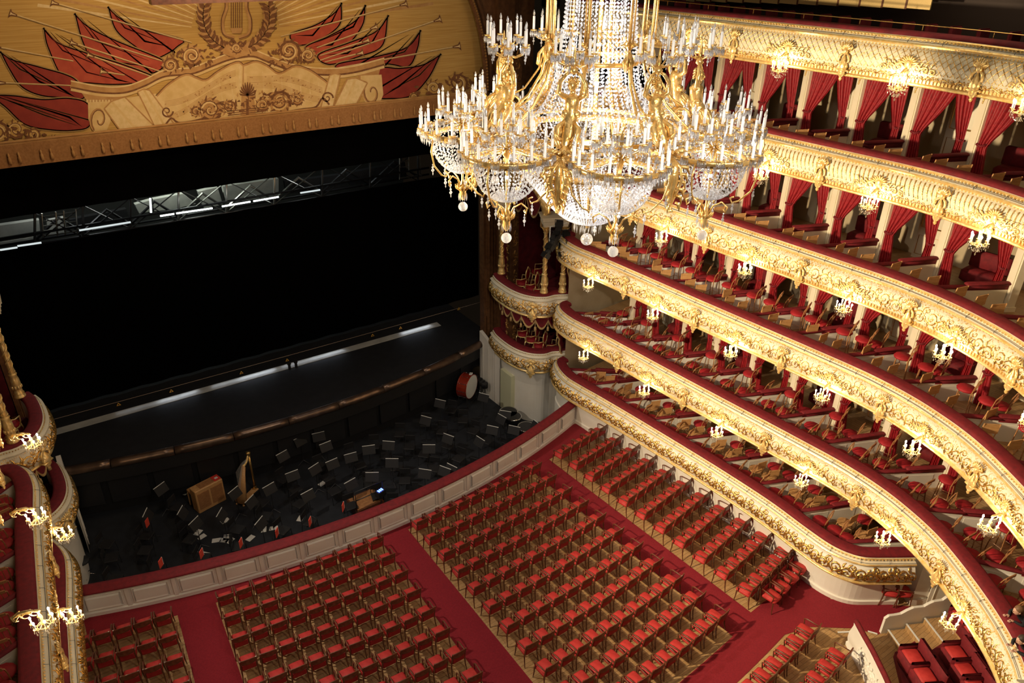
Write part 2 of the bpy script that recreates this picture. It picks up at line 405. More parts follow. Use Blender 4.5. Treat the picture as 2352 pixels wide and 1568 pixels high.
def cartouche_mesh(rng):
    m = MB()
    m.ell((0, .05, .02), (.08, .05, .11), 8, 6)
    for k in range(9):
        a = -1.4+2.8*k/8; m.tube([(sin(a)*.06, .05, .05+cos(a)*.06), (sin(a)*.15, .075, .05+cos(a)*.15), (sin(a)*.22, .04, .05+cos(a)*.19)], [.015, .026, .008], 4)
    for sx in (-1, 1):
        for q in range(3):
            pts = []; n = 9; cx = sx*(.20+.17*q); r = .11-.02*q; cz = -.05-.02*q
            for i in range(n+1):
                t = i/n; a = PI*.9-2.6*PI*t; pts.append((cx+sx*r*(1-.8*t)*cos(a), .04, cz+r*(1-.8*t)*sin(a)))
            m.tube(pts, [.026*(1-.5*i/n) for i in range(n+1)], 4)
        for q in range(4):
            x = sx*(.14+.11*q); m.tube([(x, .03, -.02), (x+sx*.05, .06, .06+rng.random()*.06), (x+sx*.11, .03, .10)], [.012, .024, .004], 4)
    m.ell((0, .06, -.16), (.05, .05, .08), 6, 4); m.lathe([(0, -.42), (.03, -.40), (.02, -.36), (.05, -.32), (.07, -.26), (.03, -.2)], 7, (0, .05, 0))
    return m
rng = random.Random(3)
_b = bracket_mesh(); _c = cartouche_mesh(rng)
PB = _b.build('bracket', GOLDP, smooth=True); PC = _c.build('cartouche', GOLDP, smooth=True)
for o in (PB, PC): col.objects.unlink(o)

PROF = [(-.34, -.94), (-.34, -.10), (-.33, -.045), (.00, -.045), (.03, -.06), (.035, -.10), (.02, -.125), (.10, -.15), (.165, -.17), (.165, -.225), (.09, -.25), (.07, -.29)]
def body_d(v): return .07+.17*sin(PI*(.08+.80*v))**.8+.02*v      # bulging face, v 0 top .. 1 bottom
def balcony(k, sx, s0, s1, floor_s=None):
    zt = ZT[k]; C = Curve(PLAN0 if k == 0 else [(a+.38, b) for a, b in PLAN] if (k == 2 and sx < 0) else PLAN, sx); s1 = min(s1, C.len-.02)
    side = 'right-hand' if sx > 0 else 'left-hand'
    H = [.52, .55, .55, .55, .58, .66][k]; zb0 = -.29; zb1 = zb0-H
    desc = ['gilded foliage on cream front, nearest to the floor', 'richly gilded curved front above the lowest', 'richly gilded curved front, third up', 'gilded front with toothed lower moulding, fourth up', 'cream ribbed front, fifth up', 'cream lattice front, highest of all'][k]
    p0 = C.at((s0+s1)/2)
    root = empty('balcony', f'{side} balcony with {desc}', 'balcony', (p0.x, p0.y, zt-1))
    ss = [s0+(s1-s0)*i/int((s1-s0)/.16) for i in range(int((s1-s0)/.16)+1)]
    def row(prof, s): return [(lambda q: (q.x, q.y, zt+z))(C.off(s, d)) for d, z in prof]
    low = [(.16, zb1-.02), (.22, zb1-.035), (.235, zb1-.075), (.20, zb1-.10), (.02, zb1-.11), (-.34, zb1-.11), (-.34, -.94)]
    face = [(body_d(i/6), zb0-H*i/6) for i in range(7)]
    m = MB(); m.strip([row(PROF, s) for s in ss]); m.strip([row([(.07, -.29)]+face+[low[0]], s) for s in ss], 1); m.strip([row(low, s) for s in ss], 2)
    rows = [row(PROF+face+low, s) for s in (ss[0], ss[-1])]
    for r in rows: m.add(r, [tuple(range(len(r)))], 0)
    m.build('parapet', [CREAM, CREAML if k >= 4 else (IVORY if k == 0 else CREAMG), GOLDP], root, True)
    # velvet rail
    vp = [(-.36, -.10), (-.38, -.04), (-.36, .02), (-.30, .045), (-.06, .045), (.0, .02), (.02, -.03), (.0, -.055)]
    m = MB(); rr = [row(vp, s) for s in ss]; m.strip(rr)
    for r in (rr[0], rr[-1]): m.add(r, [tuple(range(len(r)))])
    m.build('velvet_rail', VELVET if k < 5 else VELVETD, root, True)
    # mouldings
    m = MB(); m.strip([row([(.03, -.055), (.055, -.075), (.04, -.105)], s) for s in ss]); m.strip([row([(.165, -.165), (.185, -.195), (.168, -.23)], s) for s in ss])
    s = s0+.04
    while s < s1:
        q = C.off(s, .055); m.octa((q.x, q.y, zt-.105), .03, .028)
        q = C.off(s, .10); m.octa((q.x, q.y, zt-.262), .026, .024)
        s += .085 if k else .10
    m.build('beaded_moulding', GOLDP, root)
    # thin wires over the ledge
    def fn(s, v, h):
        q = C.off(s, body_d(min(max(v/H, 0), 1))+h); return (q.x, q.y, zt+zb1+ (H-v))
    fnv = lambda s, v, h: fn(s, H-v, h)
    m = MB(); rg = random.Random(10+k); s = s0
    if k <= 3:
        L = [.58, .62, .64, .66][k]; w = [.024, .015, .0145, .0145][k]; Hs = H if k == 0 else H*.96
        while s < s1-.05:
            for rep in range(1):
                for pts, hw in scroll_motif(L, Hs, w, rg, True):
                    pp = [(s+a, min(max(b+.01, .01), H-.01)) for a, b in pts]
                    if pp[-1][0] < s1 and pp[0][0] < s1: ribbon_on(m, pp, hw, fnv, .032 if k else .05)
            s += L
    elif k == 4:
        while s < s1-.3:        # raked ribs
            ribbon_on(m, [(s, H*.98), (s+.03, H*.66), (s+.09, H*.34)], [.022, .022, .022], fnv, .03); s += .115
        s = s0
        while s < s1-.2:
            for pts, hw in scroll_motif(.42, H*.28, .010, rg, False): ribbon_on(m, [(s+a, b+.01) for a, b in pts], hw, fnv, .025)
            s += .42
    else:
        while s < s1-.5:        # lattice
            ribbon_on(m, [(s, H*.98), (s+.20, H*.66), (s+.42, H*.30)], [.012]*3, fnv, .022)
            ribbon_on(m, [(s+.42, H*.98), (s+.20, H*.66), (s, H*.30)], [.012]*3, fnv, .022); s += .155
        s = s0
        while s < s1-.2:
            for pts, hw in scroll_motif(.36, H*.25, .012, rg, False): ribbon_on(m, [(s+a, b+.01) for a, b in pts], hw, fnv, .03)
            s += .36
    m.build('gilt_ornament', ORN, root, True)
    if k >= 3:      # toothed moulding under the face
        m = MB(); s = s0+.05; tr_ = []; i = 0
        while s < s1:
            dd = .225 if i % 2 else .185
            for e in (.002, .040): tr_.append(row([(.15, zb1+.065), (dd, zb1+.06), (dd, zb1-.01), (.15, zb1-.015)], s+e))
            s += .042; i += 1
        m.strip(tr_)
        m.build('toothed_moulding', GOLDP, root)
    # floor slab of the tier
    Cf = Curve(PLAN, sx) if k == 0 else C; sf = [s for s in ss if s < Cf.s_of_y(8.7)] if k == 0 else ss; fr_ = .42 if k == 0 else .3
    m = MB(); ro = [[(lambda q: (q.x, q.y, z))(Cf.off(s, -fr_) if d < 1 else Cf.back(s, d)) for d, z in ((.30, zt-.80), (4.1, zt-.80), (4.1, zt-.94), (.30, zt-.94), (.30, zt-.80))] for s in sf[::3]+[sf[-1]]]
    m.strip([[r[0], r[1]] for r in ro], 0); m.strip([r[1:] for r in ro], 1)
    m.build('tier_floor', [BOXFL, CREAM], root)
    # low grille wires on the ledge
    m = MB()
    for d, z in ((.15, -.13),):
        m.tube([(lambda q: (q.x, q.y, zt+z))(C.off(s, d)) for s in ss], .006, 4)
    s = s0+.3
    while s < s1: a = C.off(s, .02); b = C.off(s, .15); m.tube([(a.x, a.y, zt-.06), (b.x, b.y, zt-.13), (b.x, b.y, zt-.2)], .006, 4); s += .78
    m.build('ledge_wire', DGREY, root)
    # brackets and cartouches
    for i, y in enumerate((17.35, 14.25, 11.2, 8.1, 5.1)):
        if k == 0: break
        s = C.s_of_y(y)
        if not s0 < s < s1: continue
        q = C.off(s, body_d(.5)-.01); g = C.tan(s); n = Vector((g.y, -g.x))*sx; rz = math.atan2(n.y, n.x)-PI/2
        o = inst(PB, root); o.parent = root; o.matrix_parent_inverse = chain(root).inverted(); o.location = (q.x, q.y, zt+zb0-H*.42); o.rotation_euler = (0, 0, rz); o.scale = (.95, .8, .95)
    for i, y in enumerate((18.9, 15.8, 12.7, 9.65, 6.7, 4.1)):
        if k == 0: break
        s = C.s_of_y(y)
        if not s0 < s < s1: continue
        q = C.off(s, body_d(.5)-.01); g = C.tan(s); n = Vector((g.y, -g.x))*sx; rz = math.atan2(n.y, n.x)-PI/2
        o = inst(PC, root); o.matrix_parent_inverse = chain(root).inverted(); o.location = (q.x, q.y, zt+zb0-H*.5); o.rotation_euler = (0, 0, rz); o.scale = (1.05 if k >= 4 else .8, .8, .95)
    return root, C
# box partition geometry
YF = [20.85, 19.3, 17.75, 16.2, 14.65, 13.05, 11.5, 9.9, 8.3, 6.75, 5.1, 3.5]
def front_back(k, sx, j):
    C = Curve(PLAN, sx); s = C.s_of_y(YF[j]); f = C.off(s, -.30); g = C.tan(s); n = Vector((g.y, -g.x))*sx
    b = f-n*2.05+g*1.02
    return f, b, n, g
BAL = {}
for k in range(6):
    r, C = balcony(k, 1, 0.15, 40 if k == 0 else [0, 20.5, 19.6, 18.2, 17.3, 16.4][k]); BAL[(k, 1)] = (r, C)
for k in (0, 1, 2):
    r, C = balcony(k, -1, .15, [9.6, 9.6, 6.5][k]); BAL[(k, -1)] = (r, C)

# partitions and pillars between boxes (parts of their balcony)
ACORN = MB(); rg = random.Random(5)
for q in range(9):
    z = -.10-.045*q; ACORN.ell((rg.uniform(-.05, .05)*(1-q/9), .0, z), (.035*(1.2-q/12), .02, .03), 6, 4)
for sx_ in (-1, 1): ACORN.tube([(0, 0, -.05), (sx_*.06, .01, -.02), (sx_*.08, .01, -.09), (sx_*.04, .01, -.14)], [.01, .018, .014, .008], 5)
PA = ACORN.build('pillar_garland', GOLDP, smooth=True); col.objects.unlink(PA)
for (k, sx), (root, C) in list(BAL.items()):
    if k == 5: continue
    zt = ZT[k]; top = ZT[k+1]-.95; zf = zt-.80
    jr = range(0, 9 if k == 0 else 12) if sx > 0 else range(0, 6)
    for j in jr:
        f, b, n, g = front_back(k, sx, j); d = (b-f); L = d.length; d.normalize(); a = math.atan2(d.y, d.x)
        if not (seen(f.x, f.y, zt, 500) or seen(b.x, b.y, zt, 300)): continue
        m = MB(); c = (f+b)/2; hgt = .62
        m.box((c.x, c.y, zf+hgt/2), (L, .06, hgt), a)
        for q in (.3, .72):
            e = f+d*L*q
            for sd in (-1, 1): m.box((e.x-d.y*sd*.033, e.y+d.x*sd*.033, zf+.30), (L*.34, .01, .36), a)
        m.build('partition', IVORY if k in (0, 1, 2) else CREAM, root)
        m = MB()     # velvet capping with the raised rear half
        m.bbox((f.x+d.x*L*.27, f.y+d.y*L*.27, zf+hgt+.02), (L*.56, .15, .08), .03, a)
        m.bbox((f.x+d.x*L*.76, f.y+d.y*L*.76, zf+hgt+.09), (L*.50, .17, .08), .03, a)
        m.box((f.x+d.x*L*.76, f.y+d.y*L*.76, zf+hgt), (L*.48, .07, .14), a)
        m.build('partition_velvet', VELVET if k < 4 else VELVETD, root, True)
        # pillar
        e = b+d*.14
        m = MB(); m.box((e.x, e.y, (zf+top)/2), (.20, .30, top-zf), a)
        m.box((e.x-d.x*.11, e.y-d.y*.11, (zf+top)/2), (.03, .22, top-zf-.3), a)
        m.box((e.x, e.y, zf+.06), (.26, .36, .12), a); m.box((e.x, e.y, top-.05), (.26, .36, .10), a)
        po = m.build('pillar', CREAM, root)
        if k >= 2 and sx > 0:
            o = inst(PA, po); o.matrix_parent_inverse = chain(po).inverted() if False else Matrix.Identity(4)
            # sub-part in the pillar's frame (pillar keeps world coordinates)
            o.location = (e.x-d.x*.135, e.y-d.y*.135, top-.08); o.rotation_euler = (0, 0, a+PI/2); o.scale = (1.2, 1.2, 1.2)
for (sx, nm) in ((1, 'wall_right'), (-1, 'wall_left')):
    C = Curve(PLAN, sx); m = MB(); ss = [.2+i*.4 for i in range(int((C.len-.4)/.4))]
    if sx < 0: ss = ss[:26]
    # outer wall behind the boxes
    m.strip([[(lambda q: (q.x, q.y, z))(C.back(s, 4.1)) for z in (0, 15.0)] for s in ss])
    # end wall towards the proscenium
    e0 = Vector((sx*13.3, 21.55)); e1 = Vector((sx*9.95, 21.55))
    m.strip([[(e0.x, e0.y, 0), (e0.x, e0.y, 15)], [(e1.x, e1.y, 0), (e1.x, e1.y, 15)]])
    m.build(nm, pm('beige_box_wall', (.46, .36, .22), .6, 0, c2=(.52, .42, .27), scale=2), kind='structure')
# low wall under the ground tier
for sx in (1, -1):
    C = Curve(PLAN0, sx); m = MB(); N = int(C.len/.15); ss = [.1+i*.15 for i in range(N)]
    if sx < 0: ss = [s for s in ss if s < 9.6]
    m.strip([[(lambda q: (q.x, q.y, z))(C.off(s, d)) for d, z in ((.12, 1.05), (.02, 1.0), (-.01, .85), (-.02, .16), (.03, .14), (.03, -1.8 if C.at(s).y > 18.3 and C.at(s).y > 19.6 else 0))] for s in ss])
    # raised panels
    m.build('trim_1' if sx > 0 else 'trim_2', IVORY, kind='structure')
# ------------------------------------------------------------------ pit, stage, proscenium
zp = -1.6
def barx(x): return 18.0+.0195*x*x
m = MB(); m.box((0, 23.2, zp-.1), (19.6, 8.6, .2)); m.build('floor_pit', PITF, kind='structure')
# pit barrier
bt = empty('pit_barrier', 'curved cream panelled barrier with red velvet top between orchestra pit and seats', 'barrier', (0, 18, 0))
xs = [-9.05+18.1*i/60 for i in range(61)]
def nrm(x): g = .039*x; q = math.sqrt(1+g*g); return (g/q, -1/q)      # towards the audience
def brow(prof): return [[(x+nrm(x)[0]*d, barx(x)+nrm(x)[1]*d, z) for d, z in prof] for x in xs]
m = MB(); m.strip(brow([(-.22, zp), (-.22, .90), (.06, .92), (.06, .86), (.0, .82), (.0, .16), (.05, .13), (.05, 0)])); m.build('barrier_wall', IVORY, bt)
m = MB(); m.strip(brow([(-.30, .84), (-.33, .88), (-.30, .95), (-.14, .98), (-.10, .945), (.03, .945), (.08, .92), (.09, .88), (.05, .85), (-.30, .84)])); 
for x in (xs[0], xs[-1]):
    n = nrm(x); m.add([(x+n[0]*d, barx(x)+n[1]*d, z) for d, z in [(-.30, .84), (-.33, .88), (-.30, .95), (-.14, .98), (-.10, .945), (.03, .945), (.08, .92), (.09, .88)]], [tuple(range(8))])
m.build('velvet_capping', VELVET, bt, True)
NB = 15; W = 18.1/NB
for i in range(NB):
    x0 = -9.05+W*i
    def pt(x, d, z): n = nrm(x); return (x+n[0]*d, barx(x)+n[1]*d, z)
    m = MB()
    a, b = x0+.20, x0+W-.08
    fr = [(a, .22), (b, .22), (b, .74), (a, .74)]
    def bar_(xa, za, xb, zb):
        pts = [(xa+(xb-xa)*q/4, za+(zb-za)*q/4) for q in range(5)]; m.tube([pt(x, .012, z) for x, z in pts], .016, 5)
    for q in range(4): bar_(*fr[q], *fr[(q+1) % 4])
    m.strip([[pt(a+.05+(b-a-.1)*q/4, .045, z) for q in range(5)] for z in (.30, .66)])
    m.strip([[pt(a+.05+(b-a-.1)*q/4, d, z) for q in range(5)] for d, z in ((.0, .22), (.06, .25), (.045, .30))]); m.strip([[pt(a+.05+(b-a-.1)*q/4, d, z) for q in range(5)] for d, z in ((.045, .66), (.0, .70))])
    m.build('raised_panel', IVORY, bt)
    m = MB(); m.strip([[pt(x0+.02, d, z) for d, z in ((0, .14), (.035, .15), (.035, .84), (0, .85))], [pt(x0+.13, d, z) for d, z in ((0, .14), (.035, .15), (.035, .84), (0, .85))]])
    m.strip([[pt(x0+.02, 0, .14), pt(x0+.02, .035, .15), pt(x0+.02, .035, .84), pt(x0+.02, 0, .85)]]*1+[[pt(x0+.02, 0, .14), pt(x0+.02, 0, .15), pt(x0+.02, 0, .84), pt(x0+.02, 0, .85)]])
    m.build('pilaster_strip', IVORY, bt)
# stage
def apr(x): return 24.62+.0175*x*x
xs = [-9.3+18.6*i/50 for i in range(51)]
m = MB(); m.strip([[(x, apr(x), 1.0) for x in xs], [(x, 40, 1.0) for x in xs]]); m.strip([[(x, apr(x), 1.0) for x in xs], [(x, apr(x)+.02, .2) for x in xs], [(x, apr(x)+.6, .2) for x in xs], [(x, apr(x)+.7, zp) for x in xs]], 1)
m.build('floor_stage', [STAGEB, BLACK], kind='structure')
m = MB()
for i in range(9):
    a = -9.1+18.2*i/9; m.tube([(a+.01+(18.2/9-.03)*q/6, apr(a+.01+(18.2/9-.03)*q/6)-.02, .93) for q in range(7)], .17, 12)
tag(m.build('footlight_tube', pm('bronze_tube', (.20, .13, .09), .32, .75, c2=(.12, .08, .06), scale=3), smooth=True), 'long bronze tube along the curved front edge of the stage', 'stage trim')
# dark panels on apron front
m = MB()
for i in range(12):
    x = -8.2+16.4*i/11; m.box((x, apr(x)+.58, -.5), (1.3, .05, 1.3), .035*x)
m.build('trim_3', DGREY, kind='structure')
# pale strip standing in for light that falls on the stage floor
m = MB(); m.box((-.35, 28.52, 1.008), (16.3, .42, .016)); tag(m.build('lit_floor_strip', GREYW), 'pale grey strip standing for light spilling under the drop onto the black stage floor', 'floor strip')
# proscenium frame
OLDW = pm('brown_portal_wood', (.13, .055, .022), .5, .15, c2=(.20, .09, .035), scale=6, bump=.3)
for sx, nm in ((1, 'trim_4'), (-1, 'trim_5')):
    m = MB()
    for i, (x, w, d) in enumerate(((9.02, .10, .35), (9.17, .12, .5), (9.36, .16, .42), (9.55, .12, .55))):
        m.box((sx*x, 26.5, 6.4), (w, d, 10.8))
    m.box((sx*10.0, 26.4, 8.4), (.8, .3, 15))
    m.build(nm, OLDW, kind='structure')
# arched top of the frame
arc = []
for i in range(15):
    a = PI/2*i/14; arc.append((7.2+1.95*cos(a), 12.0+4.4*sin(a)))
for sx, nm in ((1, 'trim_6'), (-1, 'trim_7')):
    m = MB(); fr = [(sx*x, 26.35, z) for x, z in arc]; m.tube(fr, .11, 6); m.tube([(sx*(9.15), 26.35, 2.0), (sx*9.15, 26.35, 12.0)], .07, 6)
    m.tube([(p[0]+sx*.22, 26.4, p[2]+.1) for p in fr], .06, 6)
    # spandrel
    out = [(sx*x, 26.5, z) for x, z in arc]; top = [(sx*(11.5), 26.5, 12.0+(16.8-12.0)*i/14) for i in range(15)]
    m.strip([out, top]); m.strip([[(sx*7.2, 26.5, 16.4), (sx*11.5, 26.5, 16.8)], [(sx*7.2, 26.5, 18.5), (sx*11.5, 26.5, 18.5)]])
    s = 0
    for i in range(60):     # carved rope
        t = i/59*14; j = min(int(t), 13); f = t-j; p = Vector(fr[j]).lerp(Vector(fr[j+1]), f); m.octa((p.x, p.y-.09, p.z), .06, .06, 1)
    m.build(nm, [OLDW, OLDGOLD], kind='structure')
# carved gilt pilaster beside the opening (right and left)
for sx, nm in ((1, 'trim_8'), (-1, 'trim_9')):
    m = MB(); m.box((sx*9.72, 25.6, 7.0), (.42, 1.1, 12.5)); rg = random.Random(2)
    fnp = lambda s, v, h: (sx*(9.51-h), 25.1+v, s)
    s = 1.2
    while s < 13:
        for pts, hw in scroll_motif(.9, .55, .02, rg, True): ribbon_on(m, [(s+a, b) for a, b in pts], hw, fnp, .06)
        fnq = lambda a, v, h: (sx*(9.6+v), 25.05-h, a)
        for pts, hw in scroll_motif(.7, .3, .016, rg, False): ribbon_on(m, [(s+a, b) for a, b in pts], hw, fnq, .05)
        s += .9
    m.m = [0]*6+[1]*(len(m.f)-6)
    m.build(nm, [OLDW, OLDGOLD], kind='structure')

# ------------------------------------------------------------------ painted valance (cloth, flat)
YV = 27.0
def V(px, py, off=0):   # traced at the 1.96x enlargement
    p = aty(px/1.96, py/1.96, YV); return (p.x, YV-off, p.z)
pc = {}
def paint(name, c, c2=None, sc_=6): pc[name] = pm('paint_'+name, c, .8, 0, c2=c2, scale=sc_); return name
_, n, l, o = nt('painted_ochre_cloth'); OCH = _
b = n.new('ShaderNodeBsdfPrincipled'); b.inputs['Roughness'].default_value = .85; l.new(b.outputs[0], o.inputs[0])
tc = n.new('ShaderNodeTexCoord'); mp = n.new('ShaderNodeMapping'); l.new(tc.outputs['Object'], mp.inputs[0]); mp.inputs['Scale'].default_value = (.5, .2, 34)
wv = n.new('ShaderNodeTexNoise'); wv.inputs['Scale'].default_value = 1.6; wv.inputs['Detail'].default_value = 3; l.new(mp.outputs[0], wv.inputs['Vector'])
rp = n.new('ShaderNodeValToRGB'); l.new(wv.outputs['Fac'], rp.inputs[0]); rp.color_ramp.elements[0].color = (.50, .28, .065, 1); rp.color_ramp.elements[1].color = (.60, .37, .11, 1)
rp.color_ramp.elements[0].position = .38; rp.color_ramp.elements[1].position = .62; l.new(rp.outputs[0], b.inputs['Base Color'])
paint('band', (.30, .135, .04), (.38, .18, .06), 20)        # 1
paint('red', (.36, .045, .022), (.46, .075, .035), 3)       # 2
paint('cream', (.66, .44, .17), (.76, .54, .25), 3)         # 3
paint('ledge', (.44, .22, .07), (.54, .30, .11), 4)         # 4
paint('dark', (.15, .055, .018), (.22, .09, .03), 12)       # 5
paint('olive', (.30, .18, .06), (.36, .22, .08), 15)       # 6
paint('deepred', (.24, .022, .014), (.32, .035, .02), 3)    # 7
paint('light', (.70, .50, .22), (.78, .58, .30), 8)         # 8
VMATS = [OCH]+[pc[k] for k in ('band', 'red', 'cream', 'ledge', 'dark', 'olive', 'deepred', 'light')]
va = empty('painted_valance', 'ochre painted cloth valance with red flags, lyre and open music book above the stage', 'stage curtain', (0, YV, 11))
m = MB()
pe = [aty(*p, YV) for p in ((-700, 470), (0, 385), (500, 323.5), (961, 268), (1150, 243))]
zb = 11.12
top_poly = [(-9.6, zb), (9.6, zb), (9.55, 12.0)]+[(x+.4, z+.3) for x, z in arc[1:]]+[(-x-.4, z+.3) for x, z in arc[::-1]]
vs = [(x, YV, z) for x, z in top_poly]; N_ = len(vs); m.add(vs, [tuple(range(N_))], 0); m.add([(x, YV+.02, z) for x, z in top_poly], [tuple(range(N_-1, -1, -1))], 0)
LAY = [0]
def poly(pts, mi, lay):
    m.add([V(a, b_, .004*lay) for a, b_ in pts], [tuple(range(len(pts)))], mi)
def line(pts, w, mi, lay):
    rows = []
    for i, (a, b_) in enumerate(pts):
        p = pts[max(i-1, 0)]; q = pts[min(i+1, len(pts)-1)]; dx, dy = q[0]-p[0], q[1]-p[1]; L = hyp(dx, dy) or 1; ww = w[i] if isinstance(w, list) else w
        rows.append([V(a-dy/L*ww, b_+dx/L*ww, .004*lay), V(a+dy/L*ww, b_-dx/L*ww, .004*lay)])
    m.strip(rows, mi)
def smoothp(P, n=6):
    return [(p.x, p.y) for p in catmull([(a, b_) for a, b_ in P], 12)]
# rays fanning from the lyre
for i in range(46):
    a = PI*(i+.5)/46*1.02+.02; r0, r1 = 130, 1300
    dx, dy = cos(a), -sin(a)*.0+(.35 if False else 0)
for i in range(60):
    a = -.15-2.85*i/59
    x0, y0 = 1060+200*cos(a), 150+200*sin(a); x1, y1 = 1060+900*cos(a), 150+900*sin(a)
    if y1 > 480 or y0 < -200: continue
    line([(x0, y0), (x1, y1)], [2, 7], 8 if i % 2 else 4, 1)
flagsL = [[(485, 30), (540, 80), (640, 130), (822, 178), (800, 210), (760, 240), (690, 262), (600, 205), (520, 135)],
          [(335, 60), (400, 120), (520, 180), (722, 262), (745, 292), (690, 330), (560, 345), (450, 335), (375, 200)],
          [(195, 125), (260, 190), (400, 240), (560, 290), (705, 350), (640, 372), (520, 382), (400, 375), (290, 360), (215, 215)],
          [(0, 232), (60, 268), (180, 300), (335, 352), (380, 440), (280, 440), (180, 430), (95, 390), (40, 310)],
          [(-60, 425), (60, 428), (190, 445), (310, 440), (398, 468), (405, 565), (330, 588), (220, 585), (110, 560), (20, 480)]]
flagsR = [[(1538, 12), (1500, 60), (1420, 110), (1305, 155), (1345, 205), (1440, 180), (1530, 112)],
          [(1645, 22), (1600, 90), (1480, 160), (1372, 212), (1430, 252), (1560, 205), (1634, 112)],
          [(1748, 68), (1690, 140), (1570, 190), (1430, 245), (1480, 292), (1620, 255), (1722, 205)],
          [(1893, 135), (1830, 210), (1700, 250), (1520, 285), (1540, 315), (1730, 290), (1838, 300), (1880, 220)],
          [(1985, 242), (1900, 290), (1800, 305), (1705, 310), (1695, 430), (1760, 445), (1850, 432), (1930, 350)]]
for i, F in enumerate(flagsL+flagsR):
    P = smoothp(F+[F[0]])[:-1]; lay = 2+(i % 5)
    poly(P, 7 if i in (3, 4, 9, 8) else 2, lay); line(P+[P[0]], 5, 6, lay)
    # painted folds
    cx, cy = F[0]; hx, hy = F[len(F)//2]; sh_ = 7 if i not in (3, 4, 8, 9) else 5
    for q in range(1, 11):
        t = q/11; a = F[1+int(t*(len(F)//2-1))]; e = F[-1-int(t*(len(F)//2-1))]
        line([(cx*.85+a[0]*.15, cy*.85+a[1]*.15), ((a[0]+e[0])/2+(hx-cx)*.1, (a[1]+e[1])/2+(hy-cy)*.1), (hx*.8+e[0]*.2, hy*.8+e[1]*.2)], [.5, 2.2 if q % 2 else 4, .5], sh_, lay+.5)
for (x0, y0, x1, y1) in ((52, 62, 730, 275), (240, 12, 862, 192), (325, 192, 722, 322), (400, 248, 704, 352), (460, 322, 560, 338), (-20, 210, 330, 275), (0, 372, 320, 385),
                         (1822, 18, 1262, 165), (1975, 88, 1440, 272), (2062, 208, 1520, 306), (1688, 122, 1425, 215), (1652, 182, 1440, 250), (1625, 238, 1460, 280)):
    line([(x1, y1), (x0, y0)], [2.2, 4], 6, 7.4); line([(x1, y1-2), (x0, y0-2)], [1.2, 2], 8, 7.5)
    dx, dy = x0-x1, y0-y1; L = hyp(dx, dy); dx /= L; dy /= L
    line([(x0-dx*26, y0-dy*26), (x0, y0), (x0+dx*10, y0+dy*10)], [4, 9, 22], 5, 7.6); line([(x0-dx*20, y0-dy*20), (x0, y0), (x0+dx*7, y0+dy*7)], [1, 3, 8], 8, 7.8)
# entablature with consoles
lg = smoothp([(318, 378), (450, 402), (560, 402), (650, 372), (740, 330), (860, 318), (950, 285), (1020, 258), (1075, 246), (1140, 240), (1200, 262), (1300, 300), (1400, 318), (1500, 322), (1600, 310), (1728, 276)])
line(lg, 17, 4, 8.5); line([(a, b_+14) for a, b_ in lg], 4, 5, 8.8); line([(a, b_-15) for a, b_ in lg], 3, 8, 8.8); line([(a, b_+24) for a, b_ in lg], 6, 3, 8.6)
poly([(365, 415), (570, 430), (545, 475), (395, 462)], 4, 8.2); poly([(1605, 330), (1712, 300), (1700, 350), (1625, 372)], 4, 8.2)
for q in range(13): poly([(388+q*14, 448), (396+q*14, 448), (396+q*14, 460), (388+q*14, 460)], 8, 9)
for cx, cy, sg in ((445, 535, 1), (1672, 415, -1)):
    P = [(cx+46*(1-t*.8)*cos(2.2*sg+sg*7*t)*.9, cy+60*(1-t*.75)*sin(2.2*sg+sg*7*t)) for t in [i/16 for i in range(17)]]
    poly([(cx-50, cy-75), (cx+44, cy-80), (cx+52, cy+10), (cx+30, cy+62), (cx-25, cy+55), (cx-48, cy)], 3, 8.3); line(P, [7-.3*i for i in range(17)], 4, 9); line([(a+3, b_+3) for a, b_ in P], 2, 5, 9.2)
# the open book
pg = smoothp([(700, 430), (760, 372), (835, 330), (885, 345), (925, 355), (975, 320), (1040, 283), (1075, 275), (1094, 290)])+smoothp([(1098, 288), (1150, 272), (1200, 290), (1250, 325), (1290, 310), (1330, 292), (1390, 310), (1450, 350), (1480, 375)])+[(1478, 480), (1350, 498), (1120, 520), (900, 550), (770, 568), (745, 520)]
poly(pg, 3, 9.5)
line([(1094, 288), (1092, 400), (1096, 500)], 3, 4, 10); line([(1080, 280), (1078, 400)], 6, 8, 9.9)
for sd, (xa, ya, xb, yb) in enumerate(((740, 455, 1060, 330), (755, 505, 1060, 375), (1110, 330, 1450, 385), (1110, 372, 1440, 420))):
    for q in range(5):
        pts = [(xa+(xb-xa)*t, ya+(yb-ya)*t+16*sin(t*5+sd)+q*6) for t in [i/12 for i in range(13)]]; line(pts, .9, 4, 10)
    rg = random.Random(sd)
    for q in range(22):
        t = rg.random(); x = xa+(xb-xa)*t; y = ya+(yb-ya)*t+16*sin(t*5+sd)+rg.random()*22; poly([(x, y), (x+6, y-2), (x+7, y+3), (x+1, y+5)], 4, 10.3)
for Q, sh in (([(618, 412), (645, 400), (672, 405), (785, 560), (745, 575), (705, 588)], (640, 405)), ([(468, 488), (500, 455), (560, 435), (705, 578), (620, 590), (545, 592)], (500, 470)),
              ([(1482, 338), (1505, 330), (1530, 336), (1498, 478), (1470, 484), (1440, 490)], (1505, 335)), ([(1562, 355), (1600, 350), (1652, 372), (1605, 462), (1550, 476), (1498, 484)], (1610, 360))):
    poly(Q, 8, 10.5); line([Q[0], Q[-1]], 3, 4, 10.8); line([Q[1], Q[-2]], 5, 3, 10.8); line([Q[2], Q[3]], 3, 4, 10.8); line([Q[0], Q[1], Q[2]], 3, 4, 11)
poly([(560, 440), (700, 420), (760, 560), (700, 580)], 3, 10.2)
